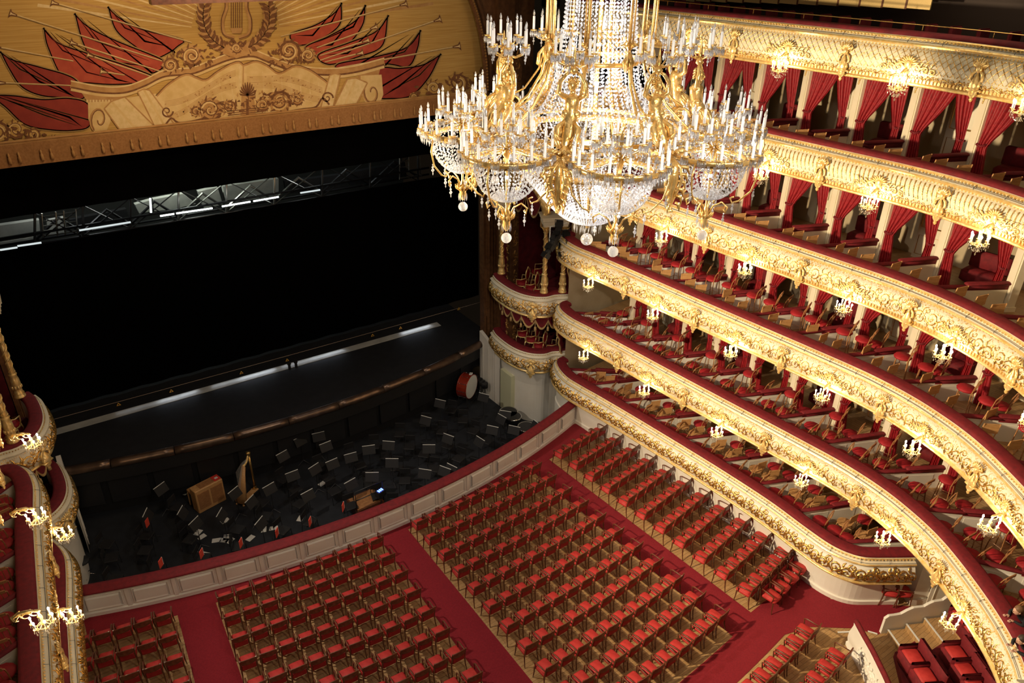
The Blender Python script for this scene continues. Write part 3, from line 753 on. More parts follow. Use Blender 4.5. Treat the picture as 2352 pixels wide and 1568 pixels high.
line([(a, b_+5) for a, b_ in pg[:-6]], [5]*(len(pg)-6), 4, 10.1); line([(a, b_) for a, b_ in pg[:-6]], [2]*(len(pg)-6), 5, 10.2)
line([(1478, 480), (1350, 498), (1120, 520), (900, 550), (770, 568)], 7, 4, 10.15)
for q in range(7):
    t = q/6; line([(735+300*t, 470-110*t+20*sin(t*6)), (760+300*t, 540-40*t)], [1, 3], 8, 9.8); line([(1180+250*t, 320+30*t), (1190+250*t, 440+20*t)], [1, 3], 8, 9.8)
# foliage
def vspir(cx, cy, r, a0, turns, w, dirn, mi, lay, n=20):
    line([(cx+r*(1-t*.88)*cos(a0+dirn*2*PI*turns*t), cy+r*(1-t*.88)*sin(a0+dirn*2*PI*turns*t)) for t in [i/n for i in range(n+1)]], [w*(1-.5*i/n) for i in range(n+1)], mi, lay)
def rosette(cx, cy, r, dirn, lay, bg=4):
    poly([(cx+r*1.02*cos(a*.5)*(1+.08*cos(4*a)), cy+r*1.02*sin(a*.5)*(1+.08*cos(4*a))) for a in [i*4*PI/26 for i in range(26)]], bg, lay)
    vspir(cx, cy, r, .5, 1.9, r*.13, dirn, 5, lay+.4); vspir(cx, cy, r*.8, 2.5, 1.4, r*.08, dirn, 3, lay+.6)
    for q in range(9):
        a = q*.7; line([(cx+r*.85*cos(a), cy+r*.85*sin(a)), (cx+r*1.25*cos(a+.25), cy+r*1.25*sin(a+.25))], [r*.11, r*.03], 5, lay+.5)
rosette(862, 250, 46, 1, 11.5); rosette(765, 292, 36, -1, 11.5); rosette(1298, 228, 50, -1, 11.5); rosette(1385, 248, 34, 1, 11.5)
rosette(945, 492, 52, 1, 12, 4); rosette(1258, 455, 50, -1, 12, 4); rosette(1335, 445, 28, 1, 12, 4); rosette(1030, 480, 30, -1, 12, 4); rosette(1180, 470, 30, 1, 12, 4); rosette(880, 500, 24, -1, 12, 4)
for q in range(11):
    a = -PI*q/10; line([(1112, 430), (1112+30*cos(a), 425+38*sin(a)), (1112+36*cos(a), 420+52*sin(a))], [1.5, 4, 1.5], 5, 12.8)
poly([(1085, 430), (1140, 425), (1150, 520), (1080, 528)], 4, 12.2); line([(1112, 430), (1112, 520)], 6, 5, 12.9)
for q in range(5): line([(1020+q*2, 500+q*9), (1200-q*2, 480+q*9)], 2, 5, 12.6)
for sg, cx in ((1, 800), (-1, 1420)):
    pts = smoothp([(cx-60*sg, 565 if sg > 0 else 470), (cx-30*sg, 530 if sg > 0 else 440), (cx, 550 if sg > 0 else 480), (cx+60*sg, 545 if sg > 0 else 490), (cx+120*sg, 530 if sg > 0 else 500)]); line(pts, 4, 5, 12.4)
    vspir(cx-50*sg, 500 if sg > 0 else 440, 28, 0, 1.4, 4, sg, 5, 12.4)
rg = random.Random(21)
for q in range(120):        # loose acanthus leaves of the book's foliage ornament
    t = rg.random(); x = 875+490*t; y = 512-75*t+rg.uniform(-52, 22)*(1-abs(t-.5)*.9); a = rg.random()*6.28; L = 10+rg.random()*16
    line([(x, y), (x+cos(a)*L*.5+4, y+sin(a)*L*.5), (x+cos(a+.6)*L, y+sin(a+.6)*L)], [1, 4.5, .6], 5 if q % 3 else 4, 12.5+.004*q)
for cx, cy in ((812, 270), (1340, 240), (905, 265), (1255, 262)):
    for q in range(16): a = rg.random()*6.28; r_ = 20+rg.random()*34; x, y = cx+r_*cos(a), cy+r_*sin(a)*.7; line([(x, y), (x+9*cos(a), y+9*sin(a)), (x+20*cos(a+.4), y+20*sin(a+.4))], [2, 5, .8], 5, 11.9+.004*q)
# wreath and lyre
rg = random.Random(8)
for q in range(64):
    t = q/63; a = PI*(-.08+1.16*t); cx, cy = 1062+150*cos(a)*(1+.0*t), 70+150*sin(a)*1.02
    for w_ in (-1, 1):
        b2 = a+PI/2*(1 if t > .5 else -1)+w_*.8+rg.uniform(-.2, .2); L = 34+rg.random()*14
        line([(cx, cy), (cx+cos(b2)*L*.5, cy+sin(b2)*L*.5), (cx+cos(b2)*L, cy+sin(b2)*L)], [4, 10, 1.5], 5 if (q+w_) % 3 else 4, 13+.02*q)
for sg in (-1, 1):
    line(smoothp([(1062+sg*10, 170), (1062+sg*55, 150), (1062+sg*62, 90), (1062+sg*45, 30), (1062+sg*52, -30)]), 8, 4, 14.6); line(smoothp([(1062+sg*12, 174), (1062+sg*60, 152), (1062+sg*68, 90), (1062+sg*51, 30), (1062+sg*58, -30)]), 2.5, 5, 14.7)
    vspir(1062+sg*20, 195, 16, 0, 1.3, 5, sg, 5, 14.7)
for q in range(6): line([(1038+q*9.5, -20), (1038+q*9.5, 128)], 1.6, 5, 14.8)
poly([(1035, 125), (1090, 125), (1082, 150), (1044, 150)], 4, 14.9); poly([(1015, 200), (1110, 200), (1125, 240), (1062, 262), (1000, 240)], 4, 14.2); rosette(1062, 215, 24, 1, 14.4)
# corner foliage
for P in (((-10, 600), (70, 590), (150, 610), (240, 628)), ((1860, 440), (1950, 400), (2060, 380), (2180, 370))):
    for q in range(len(P)):
        x, y = P[q]; rr_ = (48, 40, 30, 18)[q] if P[0][0] < 0 else (20, 34, 42, 50)[q]; rosette(x, y-rr_*.2, rr_, 1 if q % 2 else -1, 11.2, 0)
    for q in range(30):
        t = rg.random()*(len(P)-1); j = int(t); x = P[j][0]+(P[j+1][0]-P[j][0])*(t-j)+rg.uniform(-30, 30); y = P[j][1]+(P[j+1][1]-P[j][1])*(t-j)+rg.uniform(-30, 25); b2 = rg.random()*6.28
        line([(x, y), (x+cos(b2)*12, y+sin(b2)*12), (x+cos(b2)*24, y+sin(b2)*24)], [2, 7, 1], 5, 11.8+.01*q)
m.build('painted_cloth', VMATS, va)
# bottom fringe band, hangs a little in front of the cloth
def zline(x): return 11.12
m = MB(); n_ = 80
rows = [[(-9.2+18.4*i/n_, YV-.07-.012*(i % 2), z) for i in range(n_+1)] for z in (11.12, 11.82)]
m.strip(rows, 0); m.strip([[(x, y, 11.78) for x, y, z in rows[0]], [(x, y-.02, 11.84) for x, y, z in rows[0]], [(x, y, 11.90) for x, y, z in rows[0]]], 1)
m.tube([(-9.2+18.4*i/40, YV-.10, 11.87) for i in range(41)], .03, 6, 1)
m.build('fringe_band', [pc['band'], pc['ledge']], va)
m = MB()
for i in range(22):
    for dx in (-.13, .13):
        x = -8.9+i*.845+dx; m.lathe([(.012, .36), (.03, .33), (.035, .28), (.02, .25), (.045, .2), (.055, .04), (.0, .03)], 6, (x, YV-.12, 11.2))
m.build('tassels', pc['ledge'], va, True, kind='stuff')
# dark pelmet board over the emblem
a_, b2 = aty(350, 11, 20.5), aty(790, 5, 20.5)
m = MB(); m.box(((a_.x+b2.x)/2, 20.7, a_.z+.32), (b2.x-a_.x, .3, .66)); tag(m.build('lighting_bar_housing', DWOOD), 'dark brown long box hanging at top above the painted lyre', 'housing')

# ------------------------------------------------------------------ black masking, stage depth
z1 = aty(500, 429, 28.0).z
m = MB()
n_ = 60
pa, pb = aty(0, 503, 28.0), aty(960, 357, 28.0)
def zb_(x): return pa.z+(pb.z-pa.z)*(x-pa.x)/(pb.x-pa.x)
m.strip([[(-11+22*i/n_, 28.0+.03*sin(i*2.1), z) for i in range(n_+1)] for z in (9.32, 15)])
m.strip([[(-11+22*i/n_, 28.06+.03*sin(i*2.1), z) for i in range(n_+1)] for z in (9.32, 15)])
tag(m.build('stage_border', BLACKF), 'black cloth border hanging below the painted valance', 'stage drape')
m = MB()
m.strip([[(-11+22*i/n_, 30.0+.04*sin(i*1.7), z) for i in range(n_+1)] for z in (1.14, 7.6)]); m.strip([[(-11+22*i/n_, 30.08+.04*sin(i*1.7), z) for i in range(n_+1)] for z in (1.14, 7.6)])
tag(m.build('stage_drop', BLACKF), 'large black drop curtain filling the stage opening', 'stage drape')
m = MB(); ra, rb = aty(60, 980, 28.9), aty(1110, 692, 28.9)
m.tube([(ra.x, 28.9, ra.z), ((ra.x+rb.x)/2, 28.9, (ra.z+rb.z)/2-.03), (rb.x, 28.9, rb.z)], .008, 5)
ro_ = m.build('safety_rope', pm('beige_rope', (.45, .33, .25), .7)); tag(ro_, 'thin beige rope stretched across the stage in front of the black drop', 'rope')
YEL = pm('warning_yellow', (.85, .45, .05), .5)
for i, (px, py) in enumerate(((273, 931), (394, 900), (555, 858), (660, 829), (856, 772), (920, 755), (1054, 711))):
    p = aty(px, py, 28.88); r_ = empty('warning_sign', f'small yellow triangular warning sign on the stage rope, {ORD[i]} from the left', 'sign', (p.x, p.y, p.z), 0, 'triangle signs on the rope')
    m = MB(); m.prism([(-.08, -.0), (.08, -.0), (0, .13)], -.006, .006); 
    m.v = [(x, z, y) for x, y, z in m.v]; m.build('sign_board', YEL, r_, world=False)
    m = MB(); m.prism([(-.045, .02), (.045, .02), (0, .095)], -.009, -.007); m.v = [(x, z, y) for x, y, z in m.v]; m.build('sign_symbol', BLACK, r_, world=False)
for x in (3.0-6.0, 3.4-6.0): pass
for i, (px, py) in enumerate(((661, 842), (676, 838))):
    p = atz(px, py, 1.0); m = MB(); m.lathe([(.06, 0), (.06, .22), (.09, .26), (.09, .34), (0, .36)], 8, (p.x, p.y-.25, 1.0)); tag(m.build('floor_stand', BLACK), f'small black stand on the stage edge near centre, {"left" if i == 0 else "right"} of two', 'stand')

# flytower seen through the gap
m = MB(); m.box((0, 40.05, 10), (24, .1, 20)); m.build('wall_back', pm('dark_stage_wall', (.05, .05, .048), .8), kind='structure')
TY = 31.5
def T(px, py, y=TY): p = aty(px, py, y); return (p.x, p.y, p.z)
tr = empty('lighting_bridge', 'long steel lattice truss with cross braces seen in the gap above the black drop', 'truss', T(500, 500))
m = MB(); m.tube([T(-60, 560), T(985, 385)], .05, 6); m.tube([T(-60, 585), T(985, 412)], .06, 6); m.tube([T(-60, 500), T(985, 345)], .05, 6)
m.tube([T(-60, 575, TY+1), T(985, 400, TY+1)], .05, 6); m.build('chord', DGREY, tr, True)
for i in range(9):
    f = i/8; a = (80+110*i, 0); b0 = 585-.167*(a[0]+60); t0 = b0-72
    m = MB(); m.tube([T(a[0], b0), T(a[0], t0)], .045, 6)
    if i < 8:
        m.tube([T(a[0], b0), T(a[0]+110, t0-18)], .025, 5); m.tube([T(a[0], t0), T(a[0]+110, b0-18)], .025, 5); m.tube([T(a[0], b0-10, TY+.8), T(a[0]+55, t0+10, TY+.8), T(a[0]+110, b0-28, TY+.8)], .06, 6)
    m.build('brace', STEEL if 2 < i < 6 else DGREY, tr)
for i, (x0, y0, x1, y1, mt) in enumerate(((345, 455, 347, 488, TUBEW), (368, 496, 400, 491, TUBEW), (405, 490, 488, 478, TUBEW), (510, 474, 575, 463, TUBEW), (582, 462, 640, 452, TUBEW), (182, 529, 300, 510, TUBED), (690, 443, 735, 436, TUBED), (40, 565, 95, 557, TUBED), (0, 574, 40, 568, TUBED))):
    m = MB(); m.tube([T(x0, y0, 30.6), T(x1, y1, 30.6)], .035, 6); tag(m.build('tube_light', mt), f'white fluorescent tube light behind the gap over the drop, {ORD[i]} listed along the truss' if False else f'{"bright" if mt is TUBEW else "dim"} fluorescent tube above the black drop, {ORD[i]} of nine', 'light', 'tube lights on the lighting bridge')
# white ducts and panels behind the truss
for i, (pts, mt) in enumerate(((((310, 470), (345, 460), (350, 485), (320, 490)), GREYW), (((352, 458), (420, 445), (450, 468), (400, 480), (355, 485)), GREYW), (((455, 440), (500, 430), (512, 470), (470, 478)), GREYW), (((512, 428), (640, 410), (640, 450), (520, 466)), GREYW), (((655, 418), (790, 400), (800, 432), (660, 445)), DGREY), (((800, 398), (930, 372), (935, 410), (805, 425)), DGREY), (((160, 505), (290, 480), (300, 508), (170, 528)), DGREY), (((0, 518), (90, 505), (92, 530), (0, 545)), GREYW), (((0, 556), (90, 542), (92, 552), (0, 566)), GREYW), (((108, 508), (150, 500), (152, 535), (110, 540)), GREYW))):
    m = MB(); fr = [T(a, b_, 33.0) for a, b_ in pts]; bk = [(x, y+.3, z) for x, y, z in fr]; n = len(fr)
    m.add(fr+bk, [tuple(range(n)), tuple(range(2*n-1, n-1, -1))]+[(q, (q+1) % n, n+(q+1) % n, n+q) for q in range(n)])
    tag(m.build('backstage_panel', mt), f'{"pale" if mt is GREYW else "dark"} backstage panel behind the steel truss, {ORD[i]} of ten', 'panel', 'panels behind the lighting bridge')
lad = empty('steel_ladder', 'steel ladder frame at the right end of the lighting gap', 'ladder', T(935, 395))
m = MB(); m.tube([T(918, 412), T(918, 362)], .03, 6); m.tube([T(940, 410), T(938, 360)], .03, 6); m.tube([T(966, 402), T(964, 360)], .03, 6); m.build('stile', STEEL, lad)
for q in range(4):
    m = MB(); m.tube([T(918, 372+q*12), T(940, 370+q*12)], .02, 5); m.build('rung', STEEL, lad)
m = MB(); m.tube([T(940, 392), T(966, 404)], .02, 5); m.tube([T(918, 410), T(970, 402)], .03, 5); m.build('foot_bar', STEEL, lad)
lad2 = empty('steel_ladder', 'steel ladder frame at the left end of the lighting gap', 'ladder', T(130, 520))
m = MB()
for x in (100, 132, 150, 178): m.tube([T(x, 545-.12*(x-100)), T(x-4, 490-.12*(x-100))], .03, 6)
m.build('stile', STEEL, lad2)
for q in range(5):
    m = MB(); m.tube([T(100, 497+q*11), T(176, 486+q*11)], .02, 5); m.build('rung', STEEL, lad2)
# ------------------------------------------------------------------ proscenium boxes
PBX = [(8.7, 25.15), (8.55, 24.6), (8.5, 23.6), (8.62, 22.9), (8.9, 22.4), (9.3, 22.12), (9.7, 22.1), (10.1, 21.9), (10.6, 21.75)]
def proscenium(sx):
    side = 'right-hand' if sx > 0 else 'left-hand'
    C = Curve(PBX, sx); ss = [.02+i*(C.len-.04)/34 for i in range(35)]
    for lv, (zt, nm) in enumerate(((1.98, 'lower'), (4.62, 'upper'))):
        root = empty('proscenium_box', f'{nm} {side} stage box with gilded bowed front and velvet rail', 'theatre box', (sx*9.6, 23.4, zt-1))
        def row(prof, s): return [(lambda q: (q.x, q.y, zt+z))(C.off(s, d)) for d, z in prof]
        m = MB(); H = .62
        m.strip([row([(-.30, -.9), (-.30, -.05), (.0, -.05), (.04, -.09), (.02, -.13), (.14, -.17), (.15, -.22), (.08, -.25)], s) for s in ss], 0)
        m.strip([row([(.08, -.25), (.15, -.38), (.20, -.52), (.20, -.66), (.14, -.80), (.06, -.90)], s) for s in ss], 1)
        m.strip([row([(.06, -.90), (.10, -.93), (.10, -.97), (.0, -1.02), (-.3, -1.02)], s) for s in ss], 2)
        m.build('parapet', [CREAM, CREAMG, GOLDP], root, True)
        m = MB(); vp = [(-.34, -.08), (-.34, .02), (-.28, .045), (-.05, .045), (.0, .02), (.01, -.05)]; m.strip([row(vp, s) for s in ss]); m.build('velvet_rail', VELVET, root, True)
        m = MB(); rg = random.Random(20+lv)
        prof = [(.08, -.25), (.15, -.38), (.20, -.52), (.20, -.66), (.14, -.80), (.06, -.90)]
        def fn(s, v, h):
            z = -.88+v; 
            for (d0, z0), (d1, z1_) in zip(prof, prof[1:]):
                if z1_ <= z <= z0: d = d0+(d1-d0)*(z-z0)/(z1_-z0); break
            else: d = .1
            q = C.off(s, d+h); return (q.x, q.y, zt+z)
        s = .05
        while s < C.len-.5:
            for pts, hw in scroll_motif(.55, .6, .02, rg, True): ribbon_on(m, [(s+a, min(max(b, .01), .61)) for a, b in pts], hw, fn, .04)
            s += .55
        s = .03
        while s < C.len-.03: q = C.off(s, .045); m.octa((q.x, q.y, zt-.11), .024, .024); s += .07
        m.build('gilt_ornament', ORN, root, True)
        q = C.off(C.len*.60, .17); g = C.tan(C.len*.6); n = Vector((g.y, -g.x))*sx
        o = inst(PB, root); o.matrix_parent_inverse = chain(root).inverted(); o.location = (q.x, q.y, zt-.52); o.rotation_euler = (0, 0, math.atan2(n.y, n.x)-PI/2); o.scale = (1.3, 1, 1)
        m = MB(); fp = [(lambda q: (q.x, q.y))(C.off(s, -.2)) for s in ss[::2]]+[(sx*12.2, 21.75), (sx*12.2, 25.3)]
        m.prism(fp, zt-.96, zt-.80); m.build('box_floor', VELVETD, root)
        # dark red cloth lined back wall
        m = MB(); h1 = (1.7 if lv == 0 else 4.2); m.strip([[(sx*12.2, 21.75, zt-.8), (sx*12.2, 21.75, zt+h1)], [(sx*12.2, 25.3, zt-.8), (sx*12.2, 25.3, zt+h1)], [(sx*9.2, 25.3, zt-.8), (sx*9.2, 25.3, zt+h1)]])
        m.strip([[(sx*12.2, 21.7, zt-.8), (sx*12.2, 21.7, zt+h1)], [(sx*10.5, 21.7, zt-.8), (sx*10.5, 21.7, zt+h1)]]); m.build('cloth_lining', VELVETD, root)
    # drapery swags
    def swag(pts, zt, drop, nm, lab, n_sw):
        m = MB(); f = MB()
        for i in range(n_sw):
            a = Vector(pts[i]); b = Vector(pts[i+1]); rows = []
            for r in range(7):
                t = r/6; rows.append([(a.x+(b.x-a.x)*u, a.y+(b.y-a.y)*u-.04*sin(t*9), zt-drop*t*(.25+.75*sin(PI*u))) for u in [q/10 for q in range(11)]])
            m.strip(rows)
            f.strip([rows[-1], [(x, y-.01, z-.09) for x, y, z in rows[-1]]]); f.strip([rows[-1], [(x+.02*(-sx), y+.01, z-.09) for x, y, z in rows[-1]]])
            f.lathe([(.012, 0), (.012, -drop*.9), (.05, -drop*.95), (.06, -drop*1.25), (.02, -drop*1.3)], 6, (b.x, b.y, zt))
        r_ = empty(nm, lab, 'drapery', (pts[0][0], pts[0][1], zt)); m.build('cloth', VELVET, r_, True); f.build('gold_trim', FRINGE, r_, True)
    P1 = [(sx*9.0, 25.2), (sx*8.75, 24.5), (sx*8.72, 23.8), (sx*8.75, 23.1), (sx*9.05, 22.5), (sx*9.5, 22.22), (sx*10.0, 22.1), (sx*10.5, 21.9)]
    swag(P1, 3.58, .52, 'swag_drapery', f'dark red swags with gold fringe and tassels hanging over the lower {side} stage box', 7)
    P2 = [(sx*9.6, 25.2), (sx*9.7, 24.3), (sx*9.8, 23.3), (sx*10.0, 22.3), (sx*10.6, 21.9)]
    swag(P2, 8.6, 1.2, 'swag_drapery', f'tall dark red swags with gold fringe in the arch of the upper {side} stage box', 4)
    # side hanging cascade
    for (x, y, z0, z1_, w, lab) in ((10.6, 22.0, 7.4, 4.3, .7, f'stepped dark red side drape with gold edge inside the upper {side} stage box'), (10.3, 22.1, 3.5, 1.5, .6, f'dark red side drape with gold edge inside the lower {side} stage box')):
        r_ = empty('side_drape', lab, 'drapery', (sx*x, y, z1_)); m = MB(); f = MB(); n = 9; rows = []; ed = []
        for i in range(n+1):
            t = i/n; z = z0+(z1_-z0)*t; ww = w*(1.2-.9*t)*(1+.15*(i % 2)); r2 = [(sx*(x-ww*u), y+.05*sin(u*14+i)-.25*u, z) for u in [q/8 for q in range(9)]]; rows.append(r2); ed.append(r2[-1])
        m.strip(rows); f.tube(ed, .045, 5); m.build('cloth', VELVET, r_, True); f.build('gold_edge', FRINGE, r_, True)
    # columns of the upper box
    prof = [(.17, 0), (.17, .05), (.14, .08), (.16, .13), (.13, .17), (.12, .30), (.14, .42), (.13, .62), (.10, .75), (.13, .80), (.10, .84)]
    for i, (x, y) in enumerate(((8.95, 24.9), (9.32, 22.34), (9.98, 21.98))):
        r_ = empty('gilt_column', f'carved gilt column on the upper {side} stage box rail, {["nearest the stage", "at the middle corner", "nearest the balconies"][i]}', 'column', (sx*x, y, 4.67))
        m = MB(); m.lathe(prof, 12, (0, 0, 0)); 
        for q in range(10): m.ell((.13*cos(q*.63), .13*sin(q*.63), .36), (.035, .035, .07), 5, 4)
        m.build('pedestal', GOLDP, r_, True, world=False)
        m = MB(); m.lathe([(.09, .84), (.085, 1.6), (.075, 2.55)], 10)
        for h in range(2):
            m.tube([(.088*cos(h*PI+t*.75), .088*sin(h*PI+t*.75), .86+t*.07) for t in range(24)], .028, 4)
        m.build('shaft', GOLDP, r_, True, world=False)
        m = MB(); m.lathe([(.08, 2.52), (.11, 2.56), (.09, 2.62), (.10, 2.70), (.16, 2.82), (.17, 2.86)], 10)
        for q in range(8): m.tube([(.09*cos(q*.785), .09*sin(q*.785), 2.62), (.14*cos(q*.785), .14*sin(q*.785), 2.74), (.19*cos(q*.785), .19*sin(q*.785), 2.76)], [.025, .03, .01], 4)
        m.build('capital', GOLDP, r_, True, world=False)
    # entablature blocks and arch
    r_ = empty('box_arch', f'gilded arch over the upper {side} stage box with cream cornice blocks', 'arch', (sx*9.4, 22.4, 7.5))
    m = MB()
    for (x, y, w, d) in ((9.62, 22.2, .95, .62), (8.95, 24.95, .5, .6)):
        for q, (z, h, e) in enumerate(((7.60, .10, .0), (7.70, .12, .05), (7.83, .10, .12), (7.92, .05, .2))): m.box((sx*x, y, z), (w+e, d+e, h), sx*(-.45) if x > 9.3 else 0, mi=0)
    m.build('cornice_block', CREAM, r_)
    m = MB(); A = [(sx*(9.35-.45*t), 22.35+2.6*t, 7.95+1.15*sin(PI*min(.5+t*.5, 1))*0+1.2*sin(PI*t)**.7*1.0) for t in [i/16 for i in range(17)]]
    for rr_, dz in ((.16, 0), (.08, .22), (.07, -.18)): m.tube([(x, y, z+dz) for x, y, z in A], rr_, 7)
    for x, y, z in A:
        m.ell((x-sx*.10, y, z), (.10, .07, .10), 6, 4); m.ell((x-sx*.08, y+.08, z+.18), (.05, .05, .05), 5, 3)
    m.build('arch_moulding', GOLDP, r_, True)
    m = MB(); m.strip([[(x+sx*.1, y, z+.1) for x, y, z in A], [(x+sx*.1, y, 11.5) for x, y, z in A]]); m.build('arch_wall', OLDGOLD, r_)
    # white wall under the boxes down into the pit
    m = MB(); prof = [(-.02, .95), (-.05, .9), (-.12, .3), (-.12, zp)]
    m.strip([[(lambda q: (q.x, q.y, z))(C.off(s, d)) for d, z in prof] for s in ss if C.at(s).y < 23.6 or True])
    m.build('trim_10' if sx > 0 else 'trim_11', IVORY, kind='structure')
    # stepped cream side wall of the pit towards the stage
    m = MB(); wa = atz(1104, 790, 1.55); 
    m.add([(sx*8.45, 25.9, zp), (sx*8.5, 24.3, zp), (sx*8.5, 24.3, 1.0), (sx*8.45, 25.9, 1.6)], [(0, 1, 2, 3)]); m.add([(sx*8.60, 25.9, zp), (sx*8.65, 24.3, zp), (sx*8.65, 24.3, 1.0), (sx*8.60, 25.9, 1.6)], [(0, 1, 2, 3)])
    m.add([(sx*8.45, 25.9, 1.6), (sx*8.5, 24.3, 1.0), (sx*8.65, 24.3, 1.0), (sx*8.60, 25.9, 1.6)], [(0, 1, 2, 3)])
    for y in (24.7, 25.15, 25.6): m.box((sx*8.44, y, -.2), (.03, .03, 2.6))
    m.build('trim_12' if sx > 0 else 'trim_13', IVORY, kind='structure')
proscenium(1); proscenium(-1)
# doorway in the pit wall, lit from the passage
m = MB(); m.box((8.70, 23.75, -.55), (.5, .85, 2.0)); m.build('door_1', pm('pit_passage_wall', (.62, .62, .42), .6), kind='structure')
# royal chairs
def royal():
    r = empty('gilt_armchair', '', 'chair')
    m = MB(); m.lathe([(0, .40), (.26, .40), (.28, .44), (.27, .50), (.20, .54), (0, .55)], 12); m.build('seat', STOOLRED, r, True, world=False)
    m = MB(); m.ell((0, -.27, .92), (.19, .035, .24), 12, 8); m.build('backrest', STOOLRED, r, True, world=False)
    m = MB(); m.tube([(.215*cos(a), -.28, .92+.27*sin(a)) for a in [i*2*PI/16 for i in range(17)]], .026, 6); m.ell((0, -.28, 1.22), (.07, .03, .05), 6, 4)
    m.lathe([(.27, .37), (.30, .39), (.27, .42)], 12)
    for sx in (-1, 1):
        m.tube([(sx*.12, -.27, .66), (sx*.16, -.25, .45)], .022, 5); m.tube([(sx*.2, -.26, .78), (sx*.28, -.1, .72), (sx*.29, .12, .70), (sx*.27, .14, .5), (sx*.24, .1, .42)], .022, 6)
    m.build('gilt_frame', GOLDP, r, True, world=False)
    for x, y in ((.2, .2), (-.2, .2), (.18, -.2), (-.18, -.2)):
        m = MB(); m.tube([(x, y, .40), (x*1.15, y*1.15, .22), (x, y, .02)], [.03, .022, .02], 6); m.build('leg', GOLDP, r, True, world=False)
    return Placer(r)
RC = royal(); GR = 'gilt armchairs in the stage boxes'
for i, (px, py) in enumerate(((1199, 638), (1220, 650), (1239, 660))):
    p = atz(px, py, 4.5); RC((p.x, p.y, 3.82), .5, f'gilt armchair with oval red back in the upper right-hand stage box, {ORD[i]} from the stage', GR)
p = atz(1235, 618, 4.4); RC((p.x, p.y, 3.82), .9, 'gilt armchair standing alone behind the front row in the upper stage box', GR)
for i, (px, py) in enumerate(((1180, 748), (1201, 765), (1221, 778), (1238, 792), (1268, 798))):
    p = atz(px, py, 1.65); RC((p.x, p.y, 1.18), .5, f'gilt armchair with oval red back in the lower right-hand stage box, {ORD[i]} from the stage', GR)
for i, (x, y) in enumerate(((-9.4, 24.0), (-9.5, 23.2), (-9.7, 22.7))):
    RC((x, y, 3.82), -.5, f'gilt armchair in the upper left-hand stage box, {ORD[i]} from the stage', GR)
# stage spotlights fixed above the right box corner
def spot_fix(p, rz, tilt, lab):
    r = empty('spotlight', lab, 'stage light', p, rz, 'spotlights beside the right-hand stage box')
    M = Matrix.Rotation(tilt, 4, 'X'); m = MB(); m.box((0, 0, 0), (.24, .34, .24), M=M); m.lathe([(.10, 0), (.13, .22), (.12, .24)], 10, M=M@Matrix.Translation((0, .15, 0))@Matrix.Rotation(-PI/2, 4, 'X')); m.build('lamp_body', BLACK, r, world=False)
    m = MB(); 
    for sx in (-1, 1):
        for q in (0, 1): m.box((sx*.13*(1-q), .46, .13*q if q else 0), ((.02, .2, .22) if not q else (.22, .2, .02)), M=M)
    m.build('barn_doors', BLACK, r, world=False)
    m = MB(); m.tube([(-.15, 0, 0), (-.15, 0, .22), (.15, 0, .22), (.15, 0, 0)], .018, 5); m.build('yoke', DGREY, r, world=False)
for i, (px, py, rz, t) in enumerate(((1284, 518, 2.3, -.5), (1275, 545, 1.9, -.7), (1300, 540, 2.8, -.4), (1268, 562, 1.6, -.9), (1290, 565, 2.5, -.6))):
    p = aty(px, py, 21.2); spot_fix(tuple(p), rz, t, f'black stage spotlight in the cluster by the box column, {["topmost", "upper left", "upper right", "lowest left", "lowest right"][i]} one')
m = MB(); a = aty(1262, 566, 21.3); b = aty(1302, 512, 21.3); m.tube([tuple(a), (a.x, a.y, b.z), tuple(b)], .03, 6); m.tube([tuple(aty(1265, 545, 21.3)), tuple(aty(1308, 538, 21.3))], .03, 6); tag(m.build('lighting_bracket', WHITEP), 'pale pipe bracket carrying the cluster of black spotlights', 'bracket')
m = MB(); p = aty(1302, 560, 21.3); m.box((a.x+.1, 21.35, a.z-.1), (.05, .05, .6)); 

# ------------------------------------------------------------------ orchestra pit
def pz(px, py, h=0): p = atz(px, py, zp+h); return p
def music_chair():
    r = empty('orchestra_chair', '', 'chair')
    m = MB(); m.bbox((0, 0, .46), (.44, .42, .06), .02); m.build('seat', BLACK, r, world=False)
    m = MB(); m.bbox((0, -.22, .76), (.42, .04, .26), .015); m.build('backrest', BLACK, r, world=False)
    for x, y in ((.2, .18), (-.2, .18)):
        m = MB(); m.tube([(x, y, .44), (x, y+.03, 0)], .013, 5); m.build('leg', DGREY, r, world=False)
    for x in (.2, -.2):
        m = MB(); m.tube([(x, -.22, .85), (x, -.2, .44), (x, -.26, 0)], .013, 5); m.build('leg', DGREY, r, world=False)
    return Placer(r)
MC = music_chair(); rg = random.Random(12)
def music_stand(tilt=.9):
    r = empty('music_stand', '', 'music stand')
    m = MB(); M = Matrix.Translation((0, 0, 1.08))@Matrix.Rotation(.55, 4, 'X'); m.box((0, 0, 0), (.50, .012, .34), M=M); m.build('desk', BLACK, r, world=False)
    m = MB(); m.box((0, 0, .178), (.50, .02, .02), M=M); m.build('edge_highlight', WHITEP, r, world=False, label='pale strip for the lit edge')  # light catching the desk edge, put in as a white strip
    m = MB(); m.tube([(0, 0, 1.0), (0, 0, .12)], .012, 6); m.build('stem', DGREY, r, world=False)
    for k in range(3):
        a = k*2.094; m = MB(); m.tube([(0, 0, .16), (.25*cos(a), .25*sin(a), .01)], .009, 5); m.build('foot', DGREY, r, world=False)
    return Placer(r)
MS = music_stand()
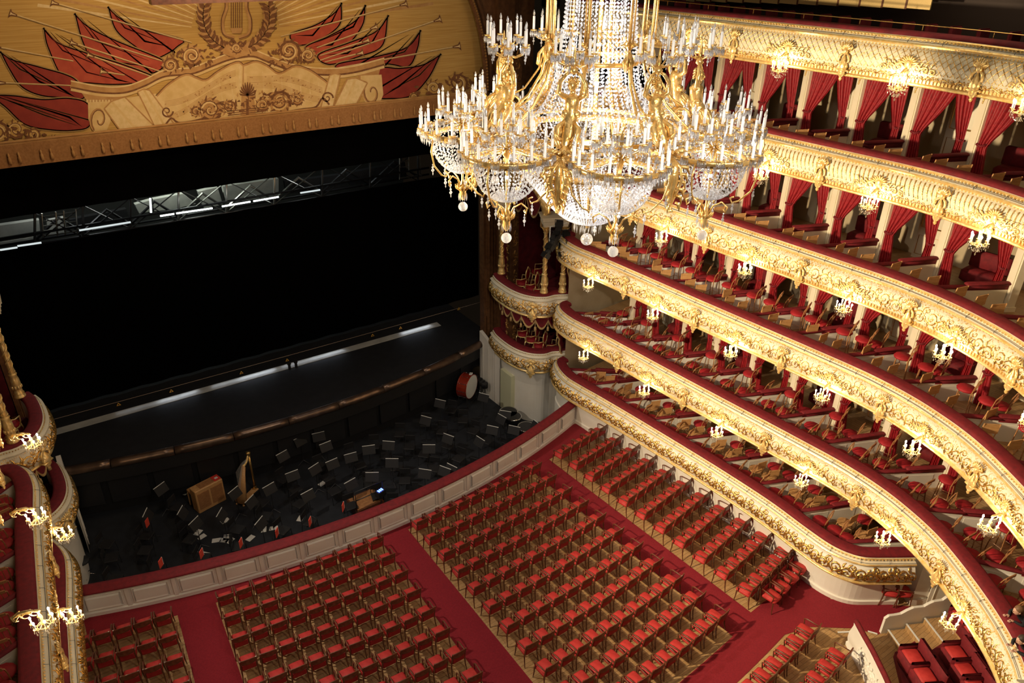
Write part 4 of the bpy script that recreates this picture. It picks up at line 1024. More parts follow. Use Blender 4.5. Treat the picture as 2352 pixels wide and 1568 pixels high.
sp = [(802, 877), (840, 868), (990, 875), (1010, 924), (977, 963), (1110, 910), (732, 1000), (690, 1010), (749, 1023), (650, 1045), (806, 1048), (764, 1063), (892, 1020), (847, 1030), (1028, 1005), (985, 1028), (1100, 1012), (1130, 985), (1150, 960), (975, 1085), (1035, 1075), (900, 1060), (724, 1075), (672, 1090), (854, 1092), (807, 1110), (1020, 1080), (1230, 975), (1180, 985), (1160, 950), (620, 1120), (578, 1150), (708, 1135), (540, 1130), (510, 1180), (600, 1200), (420, 1175), (450, 1200), (370, 1120), (340, 1180)]
for i, (px, py) in enumerate(sp):
    p = pz(px, py, 1.15)
    if p.y < barx(p.x)+1.0: p.y = barx(p.x)+1.0
    cx = Vector((0, 19.5)); a = math.atan2(p.y-18.6, p.x); MS((p.x, p.y, zp), a+PI/2+rg.uniform(-.3, .3), 'black music stand with a thin painted edge highlight standing in the dark orchestra pit', 'music stands in the orchestra pit')
for i in range(13):
    for j in range(5):
        x = -8+i*1.28+rg.uniform(-.2, .2); y = 20.2+j*.95+rg.uniform(-.15, .15)+.014*x*x
        if y > 24.6 or (abs(x) < .9 and j == 0) or x > 7.2: continue
        if hyp(x+3.8, y-24.3) < 1.2: continue
        a = math.atan2(y-18.6, x); MC((x, y, zp), a+PI/2+rg.uniform(-.25, .25), 'plain black orchestra chair standing in the dark pit', 'black chairs in the orchestra pit')
# harp
p = pz(568, 1145); r = empty('harp', 'golden concert harp standing in the dark orchestra pit', 'harp', (p.x, p.y, zp), .62)
m = MB()
m.strip([[(-.36+.42*t*1.25-w*.5*0, y, .22+1.18*t) for y in (-(.17-.11*t), -(.09-.05*t), (.09-.05*t), (.17-.11*t))] for t in [i/8 for i in range(9)]])
m.tube([(-.34, 0, .12), (-.10, 0, .85), (.12, 0, 1.48)], [.25, .15, .07], 10, flat=.5); m.build('soundbox', LWOOD, r, True, world=False)
m = MB(); m.tube([(.50, 0, .12), (.50, 0, 1.0), (.48, 0, 1.74)], [.055, .04, .045], 8); m.lathe([(.045, 1.66), (.08, 1.70), (.06, 1.76), (.09, 1.82), (.07, 1.86), (0, 1.87)], 10, (.48, 0, 0)); m.lathe([(.05, .1), (.09, .16), (.06, .26)], 10, (.5, 0, 0)); m.build('pillar', BRASS, r, True, world=False)
m = MB(); m.tube([(.10, 0, 1.48), (.2, 0, 1.46), (.32, 0, 1.52), (.42, 0, 1.68), (.48, 0, 1.74)], [.05, .045, .04, .045, .05], 8); m.build('neck', GOLDP, r, True, world=False)
m = MB(); m.bbox((.10, 0, .07), (.95, .26, .10), .03); 
for x, y in ((-.4, .15), (-.4, -.15), (.5, .15), (.5, -.15)): m.ell((x, y, .03), (.05, .05, .04), 6, 4)
m.build('base', LWOOD, r, world=False)
m = MB()
for k in range(22):
    t = k/21; m.tube([(-.33+.40*t, 0, .35+1.05*t), (-.30+.72*t, 0, 1.5+.1*sin(t*3)+.1*t)], .003, 3)
m.build('strings', WHITEP, r, world=False)
# small wooden keyboard instrument
p = pz(480, 1155); r = empty('celesta', 'light brown upright keyboard instrument with red tag in the pit', 'keyboard instrument', (p.x, p.y, zp), PI+.25)
m = MB(); m.bbox((0, .1, .5), (1.1, .42, 1.0), .02); m.build('case', LWOOD, r, world=False)
m = MB(); m.bbox((0, -.27, .68), (1.05, .36, .12), .02); m.build('keyboard_shelf', LWOOD, r, world=False)
m = MB(); m.box((-.1, .1, 1.005), (.80, .30, .02)); m.build('lid', MWOOD, r, world=False, label='darker brown lid panel')
m = MB()
for x in (-.26, .26): m.box((x, .315, .5), (.44, .02, .7)); 
m.build('back_panel', MWOOD, r, world=False)
m = MB(); m.box((-.40, .1, 1.02), (.26, .32, .02)); m.build('red_tag', pm('red_tag', (.65, .04, .03), .6), r, world=False, label='red tag with white square')
m = MB(); m.box((-.40, .13, 1.035), (.12, .10, .01)); m.build('tag_square', WHITEP, r, world=False)
for x in (-.52, .52):
    m = MB(); m.tube([(x, -.38, .62), (x, -.38, .04)], .03, 6); m.build('leg', LWOOD, r, world=False)
# bass drum
p = pz(1080, 925); 
def drum_body(r, R_, L_, z, shellm, axis_rz=0, bolts=10):
    M = Matrix.Translation((0, 0, z))@Matrix.Rotation(PI/2, 4, 'X')
    m = MB(); m.lathe([(R_, -L_/2), (R_, L_/2)], 28, M=M); m.build('shell', shellm, r, True, world=False)
    for s in (-1, 1):
        m = MB(); m.lathe([(0, s*(L_/2+.004)), (R_-.01, s*(L_/2+.004))], 28, M=M); m.build('drumhead', WHITEP, r, world=False)
        m = MB(); m.lathe([(R_-.02, s*(L_/2+.0)), (R_+.02, s*(L_/2+.012)), (R_+.025, s*(L_/2-.03)), (R_, s*(L_/2-.04))], 28, M=M); m.build('rim', shellm, r, True, world=False)
    for k in range(bolts):
        a = k*2*PI/bolts; m = MB(); m.tube([M@Vector(((R_+.025)*cos(a), (R_+.025)*sin(a), -L_/2)), M@Vector(((R_+.025)*cos(a), (R_+.025)*sin(a), L_/2))], .009, 5); m.ell(M@Vector(((R_+.03)*cos(a), (R_+.03)*sin(a), L_*.25)), .022, 5, 4); m.ell(M@Vector(((R_+.03)*cos(a), (R_+.03)*sin(a), -L_*.25)), .022, 5, 4); m.build('tension_rod', CHROME, r, world=False)
REDD = pm('red_lacquer_shell', (.24, .018, .008), .18, .1, c2=(.30, .03, .012), scale=3, coat=.6)
r = empty('bass_drum', 'large red lacquered bass drum with pale heads on a stand in the pit', 'drum', (p.x-.1, p.y+.1, zp), .54)
drum_body(r, .56, .48, .92, REDD)
m = MB(); 
for s in (-1, 1): m.tube([(s*.4, -.2, .5), (s*.45, -.25, .02)], .02, 5); m.tube([(s*.4, .2, .5), (s*.45, .25, .02)], .02, 5)
m.tube([(-.45, -.25, .1), (.45, -.25, .1)], .015, 5); m.tube([(-.45, .25, .1), (.45, .25, .1)], .015, 5); m.build('stand', DGREY, r, world=False)
for k, (x, y) in enumerate(((.18, -.12), (-.05, -.05))):
    m = MB(); m.box((x, y, 1.475-.03*k), (.2, .14, .015), .3); m.build('sheet_of_paper', WHITEP, r, world=False)
# gong
p = atz(1103, 858, zp+.9); r = empty('gong', 'dark bronze gong hanging in a round frame by the pit side wall', 'gong', (p.x, p.y, zp), -.9)
M = Matrix.Translation((0, 0, .85))@Matrix.Rotation(PI/2, 4, 'X')
m = MB(); m.lathe([(0, .05), (.10, .05), (.13, .02), (.40, .01), (.44, -.04)], 28, M=M); m.build('gong_plate', pm('dark_bronze', (.10, .075, .045), .4, .7), r, True, world=False)
m = MB(); m.tube([(.50*cos(a), 0, .85+.5*sin(a)) for a in [i*2*PI/24 for i in range(25)]], .02, 6); 
for s in (-1, 1): m.tube([(s*.42, 0, .55), (s*.4, -.25, .02)], .02, 5); m.tube([(s*.42, 0, .55), (s*.4, .25, .02)], .02, 5)
m.build('gong_frame', DGREY, r, True, world=False)
# timpani
for i, (px, py, R_) in enumerate(((1222, 925, .40), (1205, 945, .34), (1245, 965, .36))):
    p = atz(px, py, zp+.8); r = empty('timpani', f'black kettledrum near the white side wall of the pit, {["largest and farthest", "middle small one", "closest to the barrier"][i]}', 'drum', (min(p.x, 7.9), p.y, zp))
    m = MB(); m.lathe([(R_, .78), (R_*.98, .62), (R_*.8, .42), (R_*.4, .28), (.05, .25), (.1, .05), (.3, .02)], 24); m.build('kettle', BLACK, r, True, world=False)
    m = MB(); m.lathe([(0, .80), (R_-.02, .80)], 24); m.build('drumhead', DGREY, r, world=False)
    m = MB(); m.lathe([(R_-.02, .79), (R_+.02, .80), (R_+.02, .75)], 24); m.build('rim', CHROME, r, True, world=False)
    for k in range(6):
        a = k*PI/3; m = MB(); m.tube([((R_+.02)*cos(a), (R_+.02)*sin(a), .78), (R_*.9*cos(a), R_*.9*sin(a), .45), (.28*cos(a), .28*sin(a), .03)], .014, 5); m.build('strut', DGREY, r, world=False)
for i, (px, py) in enumerate(((1128, 862), (1148, 862), (1138, 872), (1135, 848))):
    p = atz(px, py, zp+.9); r = empty('tom_drum', f'small black drum on a stand beside the gong, {["left", "right", "lower middle", "upper middle"][i]} of the cluster', 'drum', (min(p.x, 8.2), p.y, zp))
    m = MB(); m.lathe([(0, .92), (.15, .92), (.155, .90), (.15, .70), (0, .70)], 16); m.build('shell', BLACK, r, True, world=False)
    m = MB(); m.lathe([(0, .925), (.14, .925)], 16); m.build('drumhead', DGREY, r, world=False)
    for k in range(3): a = k*2.094; m = MB(); m.tube([(0, 0, .7), (0, 0, .3), (.22*cos(a), .22*sin(a), .02)], .012, 5); m.build('leg', STEEL, r, world=False)
# folding chair and stool at the left edge: upholstered chair on five-spoke base
p = atz(180, 1265, zp+.6+.6); r = empty('swivel_chair', 'black padded swivel chair with chrome star base at the left end of the pit', 'chair', (p.x, max(p.y, 19.9), zp+.1), .8)
m = MB(); m.lathe([(0, .62), (.22, .62), (.24, .65), (.22, .70), (0, .71)], 16); m.build('seat', BLACK, r, True, world=False)
m = MB(); m.ell((0, .22, 1.02), (.22, .05, .17), 12, 8); m.build('backrest', BLACK, r, True, world=False)
m = MB(); m.tube([(0, 0, .62), (0, 0, .12)], .025, 6); m.tube([(0, 0, .6), (0, .2, .64), (0, .26, .95)], .016, 5)
for k in range(5): a = k*1.257; m.tube([(0, 0, .14), (.28*cos(a), .28*sin(a), .05)], .014, 5)
m.build('chrome_base', CHROME, r, True, world=False)
# red sign cards standing along the barrier on the pit side
REDC = pm('red_card', (.70, .07, .04), .5)
for i, (px, py) in enumerate(((374, 1305), (466, 1278), (553, 1246), (636, 1222), (712, 1197), (788, 1163))):
    p = atz(px, py, .95); r = empty('red_card', f'small red card clipped behind the pit barrier, {ORD[i]} from the left', 'card', (p.x, max(p.y, barx(p.x)+.62), .80), .9, 'red cards along the pit')
    m = MB(); m.box((0, 0, .14), (.20, .02, .28)); m.build('card', REDC, r, world=False); m = MB(); m.box((.1, 0, .14), (.012, .03, .28)); m.build('card_edge', WHITEP, r, world=False)
    m = MB(); m.tube([(0, 0, .02), (0, 0, -.35), (0, -.15, -.40)], .01, 5); m.build('clip', DGREY, r, world=False)
p = atz(338, 1200, -.4); r = empty('red_card', 'small red card on a music stand near the left of the pit', 'card', (p.x, p.y, -.5), .9); m = MB(); m.box((0, 0, .1), (.2, .02, .3)); m.build('card', REDC, r, world=False); m = MB(); m.tube([(0, 0, 0), (0, 0, zp+.5)], .01, 5); m.build('clip', DGREY, r, world=False)
# conductor podium and light desk
p = atz(838, 1140, zp+.5); r = empty('conductor_podium', 'dark brown wooden conductor podium with rail by the barrier', 'podium', (p.x, max(p.y, 19.55), zp), .05)
m = MB(); m.box((0, 0, .18), (1.1, .9, .36)); m.build('platform', DWOOD, r, world=False)
m = MB(); m.box((0, 0, .365), (1.0, .8, .01)); m.build('tread', MWOOD, r, world=False)
m = MB(); m.tube([(-.55, -.42, .36), (-.55, -.42, 1.25), (.55, -.42, 1.25), (.55, -.42, .36)], .022, 6); m.tube([(-.55, -.42, .85), (.55, -.42, .85)], .018, 6); m.build('rail', DGREY, r, True, world=False)
p = atz(873, 1123, zp+1.0); r = empty('cue_light_box', 'black box with three small blue lit keys near the podium', 'control box', (p.x, p.y, zp+.7), .3)
m = MB(); m.box((0, 0, .12), (.34, .24, .24)); m.build('case', BLACK, r, world=False)
for k in range(3): m = MB(); m.box((-.08+.08*k, 0, .25), (.045, .12, .015)); m.build('lit_key', emit('blue_key', (.05, .10, 1.), 14), r, world=False)
m = MB(); m.tube([(0, 0, 0), (0, 0, -.68)], .02, 6); m.build('stem', DGREY, r, world=False)
# scattered sheets on the pit floor
rg = random.Random(4)
for i, (px, py) in enumerate(((455, 1222), (463, 1232), (520, 1233), (528, 1240), (517, 1195), (605, 1215), (628, 1212), (515, 1240), (470, 1272), (426, 1130), (600, 1200), (690, 1190), (575, 1235), (740, 1110), (1260, 960), (497, 1240))):
    p = pz(px, py, .02); m = MB(); m.box((0, 0, 0), (.30, .21, .006)); o = m.build('sheet_music', WHITEP); o.location = (p.x, max(p.y, barx(p.x)+.7), zp+.012); o.rotation_euler = (0, 0, rg.random()*3)
    tag(o, 'white sheet of paper lying on the dark orchestra pit floor', 'paper', 'sheets lying on the pit floor')
# ------------------------------------------------------------------ stalls armchairs
def stall_chair():
    r = empty('armchair', '', 'chair'); 
    m = MB(); m.bbox((0, .02, .42), (.43, .46, .14), .045); m.bbox((0, .02, .475), (.38, .38, .07), .035); m.build('seat', SEATRED, r, True, world=False)
    m = MB()
    for s in (-1, 1): m.tube([(s*.205, -.20, .36), (s*.205, -.235, .62), (s*.208, -.28, .835)], .02, 6)
    rows = [[(x, -.262-.03*(1-(x/.215)**2), z+(.022 if z > .75 else -.04)*(1-(x/.215)**2)) for z in (.705, .77, .825)] for x in [-.215+.43*i/8 for i in range(9)]]
    m.strip(rows); m.strip([[(x, y-.022, z) for x, y, z in q] for q in rows]); m.strip([[q[-1], (q[-1][0], q[-1][1]-.022, q[-1][2])] for q in rows]); m.strip([[q[0], (q[0][0], q[0][1]-.022, q[0][2])] for q in rows])
    m.tube([(-.2, -.235, .60), (0, -.25, .61), (.2, -.235, .60)], .012, 5)
    m.build('backrest', DWOOD, r, world=False)
    m = MB(); m.bbox((0, -.236, .54), (.37, .05, .20), .02); m.build('back_pad', PADRED, r, world=False)
    for s in (-1, 1):
        m = MB(); m.tube([(s*.215, -.24, .67), (s*.23, -.05, .66), (s*.235, .12, .65), (s*.23, .19, .62), (s*.22, .17, .52), (s*.215, .15, .40)], [.016, .02, .023, .02, .016, .016], 5); m.build('armrest', DWOOD, r, True, world=False)
    for x, y, dx, dy in ((.21, .20, .02, .03), (-.21, .20, -.02, .03), (.21, -.20, .02, -.07), (-.21, -.20, -.02, -.07)):
        m = MB(); m.tube([(x, y, .42), (x+dx*.2, y+dy*.3, .2), (x+dx, y+dy, 0)], [.024, .019, .014], 5); m.build('leg', DWOOD, r, world=False)
    return Placer(r)
SC = stall_chair()
def slope(x): return math.atan(.021*x)
BLK = [('far left', 'left block', -9.1, -9.75, -7.10, -7.50, 5, 17.27, 11), ('b2', 'centre-left block', -5.46, -5.9, -.92, -.98, 10, 17.27, 11),
       ('b3', 'centre-right block', .68, .88, 5.42, 5.85, 10, 17.27, 11), ('b4', 'right block', 6.88, 7.42, 8.92, 9.62, 5, 17.24, 11)]
LAST = {}
for _, bn, xl0, xl1, xr0, xr1, nc, y0, nr in BLK:
    grp = f'red armchairs in the {bn} of the stalls'
    for r_ in range(nr):
        t = r_/(nr-1); ya = y0-.838*r_; xl = xl0+(xl1-xl0)*t; xr = xr0+(xr1-xr0)*t
        for c in range(nc):
            x = xl+(xr-xl)*c/(nc-1); y = arc_y(x, ya)
            if not seen(x, y, .5, 45): continue
            SC((x, y-.02, .005), slope(x)+.03*math.sin(c*7.1+r_*3.3), f'red armchair, {bn} of stalls, {ORD[r_]} row from the pit, {ORD[c]} from left', grp, (.97, 1.0, 1.03))
# four chairs pushed back to back behind the right block
for c in range(4):
    x = 7.85+.53*c; y = arc_y(x, 7.98)+.24
    SC((x, y, .005), slope(x)+PI+(.05 if c % 2 else -.04), f'red armchair turned around behind the last row of the right block, {ORD[c]} from left', 'reversed armchairs behind the right block', (.97, 1.0, 1.03))
# rear block
for r_ in range(2):
    for c in range(6):
        x = 7.58-.545*c; y = arc_y(x, 6.86-.98*r_)
        if r_ and c > 3: continue
        if not seen(x, y, .5, 45): continue
        SC((x, y, .005), slope(x), f'red armchair, rear block behind cross aisle, {"front" if r_ == 0 else "second"} row, {ORD[c]} from right', 'red armchairs in the rear block', (.97, 1.0, 1.03))
# two chairs by the entrance
for i, (x, y) in enumerate(((10.95, 7.15), (11.25, 6.92))):
    SC((x, y-.12, .005), -2.4+.2*i, f'red seated wooden chair by the entrance pillar, {"left" if i == 0 else "right"} of two', 'two chairs by the entrance pillar')

# ------------------------------------------------------------------ chairs in the boxes
def box_chair(name, hs, hb, wood, cush, style, r=.225):
    o = empty(name, '', 'chair' if hs < .6 else 'stool')
    m = MB()
    if cush: m.lathe([(0, hs-.03), (r*1.05, hs-.03), (r*1.1, hs), (r, hs+.035), (0, hs+.045)], 12); m.build('seat', STOOLRED, o, True, world=False)
    else: m.lathe([(0, hs-.02), (r, hs-.02), (r, hs+.01), (0, hs+.01)], 12); m.build('seat', wood, o, world=False)
    m = MB()
    if style == 'hoop':
        m.tube([(-.17, -.16, hs-.05), (-.18, -.20, hs+.2), (-.19, -.26, hb-.06), (-.12, -.29, hb), (.12, -.29, hb), (.19, -.26, hb-.06), (.18, -.20, hs+.2), (.17, -.16, hs-.05)], .016, 5)
        for x in (-.07, 0, .07): m.tube([(x, -.19, hs+.02), (x*1.2, -.285, hb-.02)], .008, 4)
        m.box((0, -.285, hb-.03), (.34, .02, .08))
    else:
        for s in (-1, 1): m.tube([(s*.17, -.16, hs-.05), (s*.18, -.26, hb)], .015, 5)
        m.box((0, -.245, hb-.14), (.36, .018, .26), M=Matrix.Rotation(0, 4, 'X'))
    m.build('backrest', wood, o, world=False)
    for x, y in ((.15, .14), (-.15, .14), (.16, -.15), (-.16, -.15)):
        m = MB(); m.tube([(x, y, hs-.02), (x*1.25, y*1.3, 0)], .015, 5); m.build('leg', wood, o, world=False)
    m = MB(); h = .16 if hs < .6 else .32
    P = [(.15*1.2, .14*1.2, h), (-.15*1.2, .14*1.2, h), (-.16*1.2, -.15*1.2, h), (.16*1.2, -.15*1.2, h), (.15*1.2, .14*1.2, h)]; m.tube(P, .01, 4); m.build('footrest' if hs > .6 else 'stretcher', wood, o, world=False)
    return Placer(o)
HOOP = box_chair('bentwood_chair', .47, .90, MWOOD, True, 'hoop'); PLNK = box_chair('wooden_chair', .44, .90, LWOOD, False, 'plank'); BARS = box_chair('bar_stool', .82, 1.20, MWOOD, True, 'hoop', .215)
def bx(k, sx, j, u, w):
    """point in box j: u metres behind the rail, w 0..1 across from the stage side partition"""
    f0, b0, n, g = front_back(k, sx, j); f1, b1, n1, g1 = front_back(k, sx, j+1)
    p0 = f0+(b0-f0).normalized()*u; p1 = f1+(b1-f1).normalized()*u; p = p0.lerp(p1, w); return p, math.atan2(g.y, g.x)+PI
TN = ['ground-tier', 'second-tier', 'third-tier', 'fourth-tier', 'fifth-tier']
rg = random.Random(33)
def setbox(k, sx, j):
    zf = ZT[k]-.80; side = 'right' if sx > 0 else 'left'; no = ORD[j]
    where = f'in the {no} {TN[k]} box from the stage, {side} side'
    items = []
    if k <= 1: items = [(HOOP, .45, .22, 'front row, stage side'), (HOOP, .45, .5, 'front row, middle'), (HOOP, .45, .78, 'front row, rear side'), (HOOP if k else PLNK, 1.1, .3, 'second row, stage side'), (HOOP if k else PLNK, 1.1, .68, 'second row, rear side'), (BARS if k else HOOP, 1.75, .33, 'back row, stage side'), (HOOP, 1.75, .72, 'back row, rear side')]
    elif k == 2: items = [(PLNK, .55, .25, 'front row, stage side'), (PLNK, .55, .55, 'front row, middle'), (PLNK, .95, .85, 'front row, rear side'), (BARS, 1.35, .35, 'back row, stage side'), (BARS, 1.35, .72, 'back row, rear side'), (HOOP, 2.1, .5, 'last row')]
    elif k == 3: items = [(PLNK, .50, .18, 'front row, stage side'), (PLNK, .50, .46, 'front row, middle'), (PLNK, .50, .74, 'front row, rear side')]+([(BARS, 1.4, .35, 'back row, stage side'), (BARS, 1.4, .75, 'back row, rear side')] if j >= 9 else [])
    else: items = [(PLNK, .45, .2, 'front row, stage side'), (PLNK, .45, .47, 'front row, middle'), (PLNK, .45, .74, 'front row, rear side')]
    for P, u, w, pos in items:
        p, a = bx(k, sx, j, u, w+rg.uniform(-.04, .04))
        if not seen(p.x, p.y, zf+.5, 20): continue
        kind = {id(HOOP): 'bentwood chair, red seat,', id(PLNK): 'plank-backed wooden chair', id(BARS): 'high stool, red seat,'}[id(P)]
        sd = 'right' if sx > 0 else 'left'
        P((p.x, p.y, zf+.003), a-PI/2+rg.uniform(-.25, .25)+(0 if P is PLNK else .2)*sx-(.3*sx if P is PLNK else 0), f'{kind} {no} {TN[k]} box on the {sd}, {pos}', f'{ {id(HOOP): "bentwood chairs", id(PLNK): "plank-backed chairs", id(BARS): "high stools"}[id(P)]} in the {TN[k]} boxes')
for k in range(5):
    for j in range(0, 8 if k == 0 else 11): setbox(k, 1, j)
for k in (0, 1):
    for j in range(0, 5): setbox(k, -1, j)

# ------------------------------------------------------------------ curtains, sofas and doors behind the boxes
def curtain(w, h, gather):
    m = MB(); nx, nz = 26, 14; rows = []
    for i in range(nz+1):
        t = i/nz; z = h*(1-t)
        kz = min(1, t/.62); wd = w*(1-(1-gather)*kz**1.5) if t < .62 else w*(gather+(t-.62)*.35)
        amp = .035*(1 if t < .5 else 1.2)
        rows.append([(wd*u, amp*sin(u*nx*1.25+.3)+.02*sin(u*9+t*3), z) for u in [q/nx for q in range(nx+1)]])
    m.strip(rows); return m, w*gather, h*.38
def curtain_thing(w, h, gather, lab=''):
    r = empty('curtain', lab, 'curtain'); m, wg, zt_ = curtain(w, h, gather); m.build('cloth', DRAPE, r, True, world=False)
    m = MB(); m.tube([(-.01, -.03, zt_), (wg*.5, -.07, zt_-.02), (wg+.02, -.02, zt_+.02), (wg*.5, .06, zt_), (-.01, -.03, zt_)], .022, 5); m.build('tie_back', VELVET, r, True, world=False)
    return Placer(r)
CL = curtain_thing(1.0, 1.88, .24); CS = curtain_thing(.55, 1.88, .35)
sofa = empty('velvet_settee', '', 'sofa'); m = MB(); m.bbox((0, 0, .24), (1.0, .5, .36), .06); m.build('seat', VELVET, sofa, True, world=False); m = MB(); m.bbox((0, -.22, .62), (1.0, .14, .5), .05); m.build('backrest', VELVET, sofa, True, world=False)
SO = Placer(sofa)
def boxdoor():
    r = empty('box_door', '', 'door'); m = MB(); m.box((0, 0, .98), (.72, .05, 1.86)); m.build('door_leaf', CREAM, r, world=False)
    for z, h in ((.45, .55), (1.35, .75)):
        for x in (-.17, .17): m = MB(); m.tube([(x-.12, -.03, z-h/2), (x+.12, -.03, z-h/2), (x+.12, -.03, z+h/2), (x-.12, -.03, z+h/2), (x-.12, -.03, z-h/2)], .012, 4); m.build('panel_moulding', BRASS, r, world=False)
    m = MB(); m.tube([(.1, -.06, 1.0), (.28, -.06, 1.0)], .014, 5); m.build('handle', BRASS, r, world=False); return Placer(r)
BD = boxdoor()
for k in (1, 2, 3, 4):
    for j in range(11):
        zf = ZT[k]-.80; h = ZT[k+1]-.95-zf; f0, b0, n, g = front_back(k, 1, j); f1, b1, n1, g1 = front_back(k, 1, j+1)
        d = (b1-b0); L = d.length; d.normalize(); a = math.atan2(d.y, d.x); mid = (b0+b1)/2
        if not seen(mid.x, mid.y, zf+1, 60): continue
        sc_ = (1, 1, h/1.90)
        no = ORD[j]
        CL((b0.x+d.x*.16, b0.y+d.y*.16, zf+.03), a, f'wide tied-back red curtain, stage side of the {no} {TN[k]} box', 'tied back red curtains behind the boxes', sc_)
        CS((b1.x-d.x*.16, b1.y-d.y*.16, zf+.03), a+PI, f'narrow tied-back red curtain, rear side of the {no} {TN[k]} box', 'tied back red curtains behind the boxes', sc_)
        bk = mid-n*.95
        if j % 2: SO((bk.x, bk.y, zf+.01), math.atan2(-n.y, -n.x)+PI/2, f'dark red velvet settee at the back of the {no} {TN[k]} box', 'settees behind the boxes')
        else: bd = mid-n*1.35; BD((bd.x, bd.y, zf+.01), math.atan2(-n.y, -n.x)-PI/2, f'cream panelled door at the back of the {no} {TN[k]} box', 'doors behind the boxes')
# ------------------------------------------------------------------ candle brackets under the balcony fronts
def sconce():
    r = empty('bracket_chandelier', '', 'wall lamp')
    m = MB(); m.tube([(0, -.42, .30), (0, -.30, .38), (0, -.12, .36), (0, -.02, .28), (0, 0, .16)], [.02, .03, .026, .02, .014], 6)
    for q in range(3):
        cy = -.34+.14*q; m.tube([(0, cy+.07*cos(a), .27+.06*sin(a)) for a in [i*.7 for i in range(8)]], [.022-.002*i for i in range(8)], 5)
    for s in (-1, 1): m.tube([(0, -.42, .34), (s*.08, -.36, .30), (s*.06, -.28, .38)], [.014, .024, .008], 5)
    m.build('scroll_arm', GOLDP, r, True, world=False)
    m = MB(); m.lathe([(0, .20), (.02, .18), (.03, .12), (.015, .06), (.045, .02), (.05, -.03), (.02, -.07), (.03, -.11), (0, -.14)], 10)
    for k in range(6):
        a = k*PI/3+.3; c, s = cos(a), sin(a); m.tube([(c*.02, s*.02, 0), (c*.09, s*.09, -.07), (c*.16, s*.16, -.05), (c*.18, s*.18, .0)], .011, 5); m.lathe([(.0, -.005), (.035, .005), (.04, .015)], 8, (c*.18, s*.18, 0))
    m.tube([(.11*cos(a), .11*sin(a), -.06) for a in [i*2*PI/16 for i in range(17)]], .008, 5)
    m.build('gilt_frame', GOLDP, r, True, world=False)
    for k in range(6):
        a = k*PI/3+.3; m = MB(); m.lathe([(.015, 0), (.015, .115), (0, .115)], 8); c = m.build('candle', CANDLE, r, world=False); c.location = (.18*cos(a), .18*sin(a), .01)
        m = MB(); m.lathe([(0, 0), (.015, .01), (.021, .03), (.012, .055), (0, .07)], 8); g = m.build('bulb', BULBON, c, True, world=False); g.location = (0, 0, .115)
    m = MB(); rg = random.Random(1)
    for k in range(6):
        a = k*PI/3+.3
        for q in range(6): b = q*1.047; m.octa((.18*cos(a)+.035*cos(b), .18*sin(a)+.035*sin(b), -.05), .008, .035)
        m.octa((.18*cos(a), .18*sin(a), -.13), .016, .035)
        for q in range(5): t = q/4; m.octa((.17*cos(a)*(1-t*.75), .17*sin(a)*(1-t*.75), -.06-.15*sin(t*1.6)), .013)
    for k in range(10): m.octa((.05*cos(k*.63), .05*sin(k*.63), -.17), .010, .04)
    m.octa((0, 0, -.27), .022, .04)
    m.build('crystal_drops', CRYSTW, r, world=False, kind='stuff')
    return Placer(r)
SN = sconce()
SY = (18.9, 15.8, 12.7, 9.65, 6.72, 4.1)
PW = 24.
for (k, sx) in ((1, 1), (2, 1), (3, 1), (4, 1), (5, 1), (1, -1), (2, -1)):
    C = Curve(PLAN, sx)
    for i, y in enumerate(SY):
        s = C.s_of_y(y); g = C.tan(s); n = Vector((g.y, -g.x))*sx; q = C.off(s, .50); z = ZT[k]-1.06-(.0)
        if not seen(q.x, q.y, z, 260) or (sx < 0 and i > 3): continue
        side = 'right' if sx > 0 else 'left'
        SN((q.x, q.y, z), math.atan2(n.y, n.x)-PI/2, f'lit candle bracket with crystal drops under {TIER[k]} front, {side} side, {ORD[i]} from stage', f'candle brackets under the {TIER[k]} balcony')
        light('POINT', (q.x, q.y, z+.18), PW*(1. if k < 5 else .8), (1, .74, .44), .2)

# ------------------------------------------------------------------ great chandelier
CX, CY, CZ = 0., 9.0, 14.88
ch = empty('crystal_chandelier', 'huge gilded crystal chandelier with white candles and gold figures hanging at top centre', 'chandelier', (CX, CY, CZ))
def strands(m, prof, n, step, r, a0=0., sag=0., jit=0.):
    P = catmull([(a, 0, z) for a, z in prof], .03); pts = []; acc = 0; last = P[0]; pts.append(P[0])
    for p in P[1:]:
        acc += (p-last).length; last = p
        if acc >= step: pts.append(p); acc = 0
    for k in range(n):
        a = a0+2*PI*k/n
        for i, p in enumerate(pts): m.octa((p.x*cos(a), p.x*sin(a), p.z), r, r*1.1)
def prisms(m, r, n, z, L, w=.008):
    for k in range(n): a = 2*PI*k/n; m.octa((r*cos(a), r*sin(a), z-L/2), w, L/2)
def candle_mesh():
    m = MB(); m.lathe([(.012, -.02), (.052, -.005), (.058, .006), (.02, .012)], 10, mi=0)
    m.lathe([(.020, .01), (.020, .205), (.006, .21)], 8, mi=1)
    m.lathe([(.006, .21), (.015, .225), (.019, .245), (.012, .275), (.003, .30)], 7, mi=2)
    n0 = len(m.f)
    for k in range(11): a = k*.571; m.octa((.054*cos(a), .054*sin(a), -.055), .014, .055, mi=3)
    for k in range(7): a = k*.9; m.octa((.028*cos(a), .028*sin(a), -.06), .007, .038, mi=3)
    return m
cm = candle_mesh(); CAN = cm.build('candle', [CGOLD, WCANDLE, BULBOFF, CRYST], None, True); col.objects.unlink(CAN)
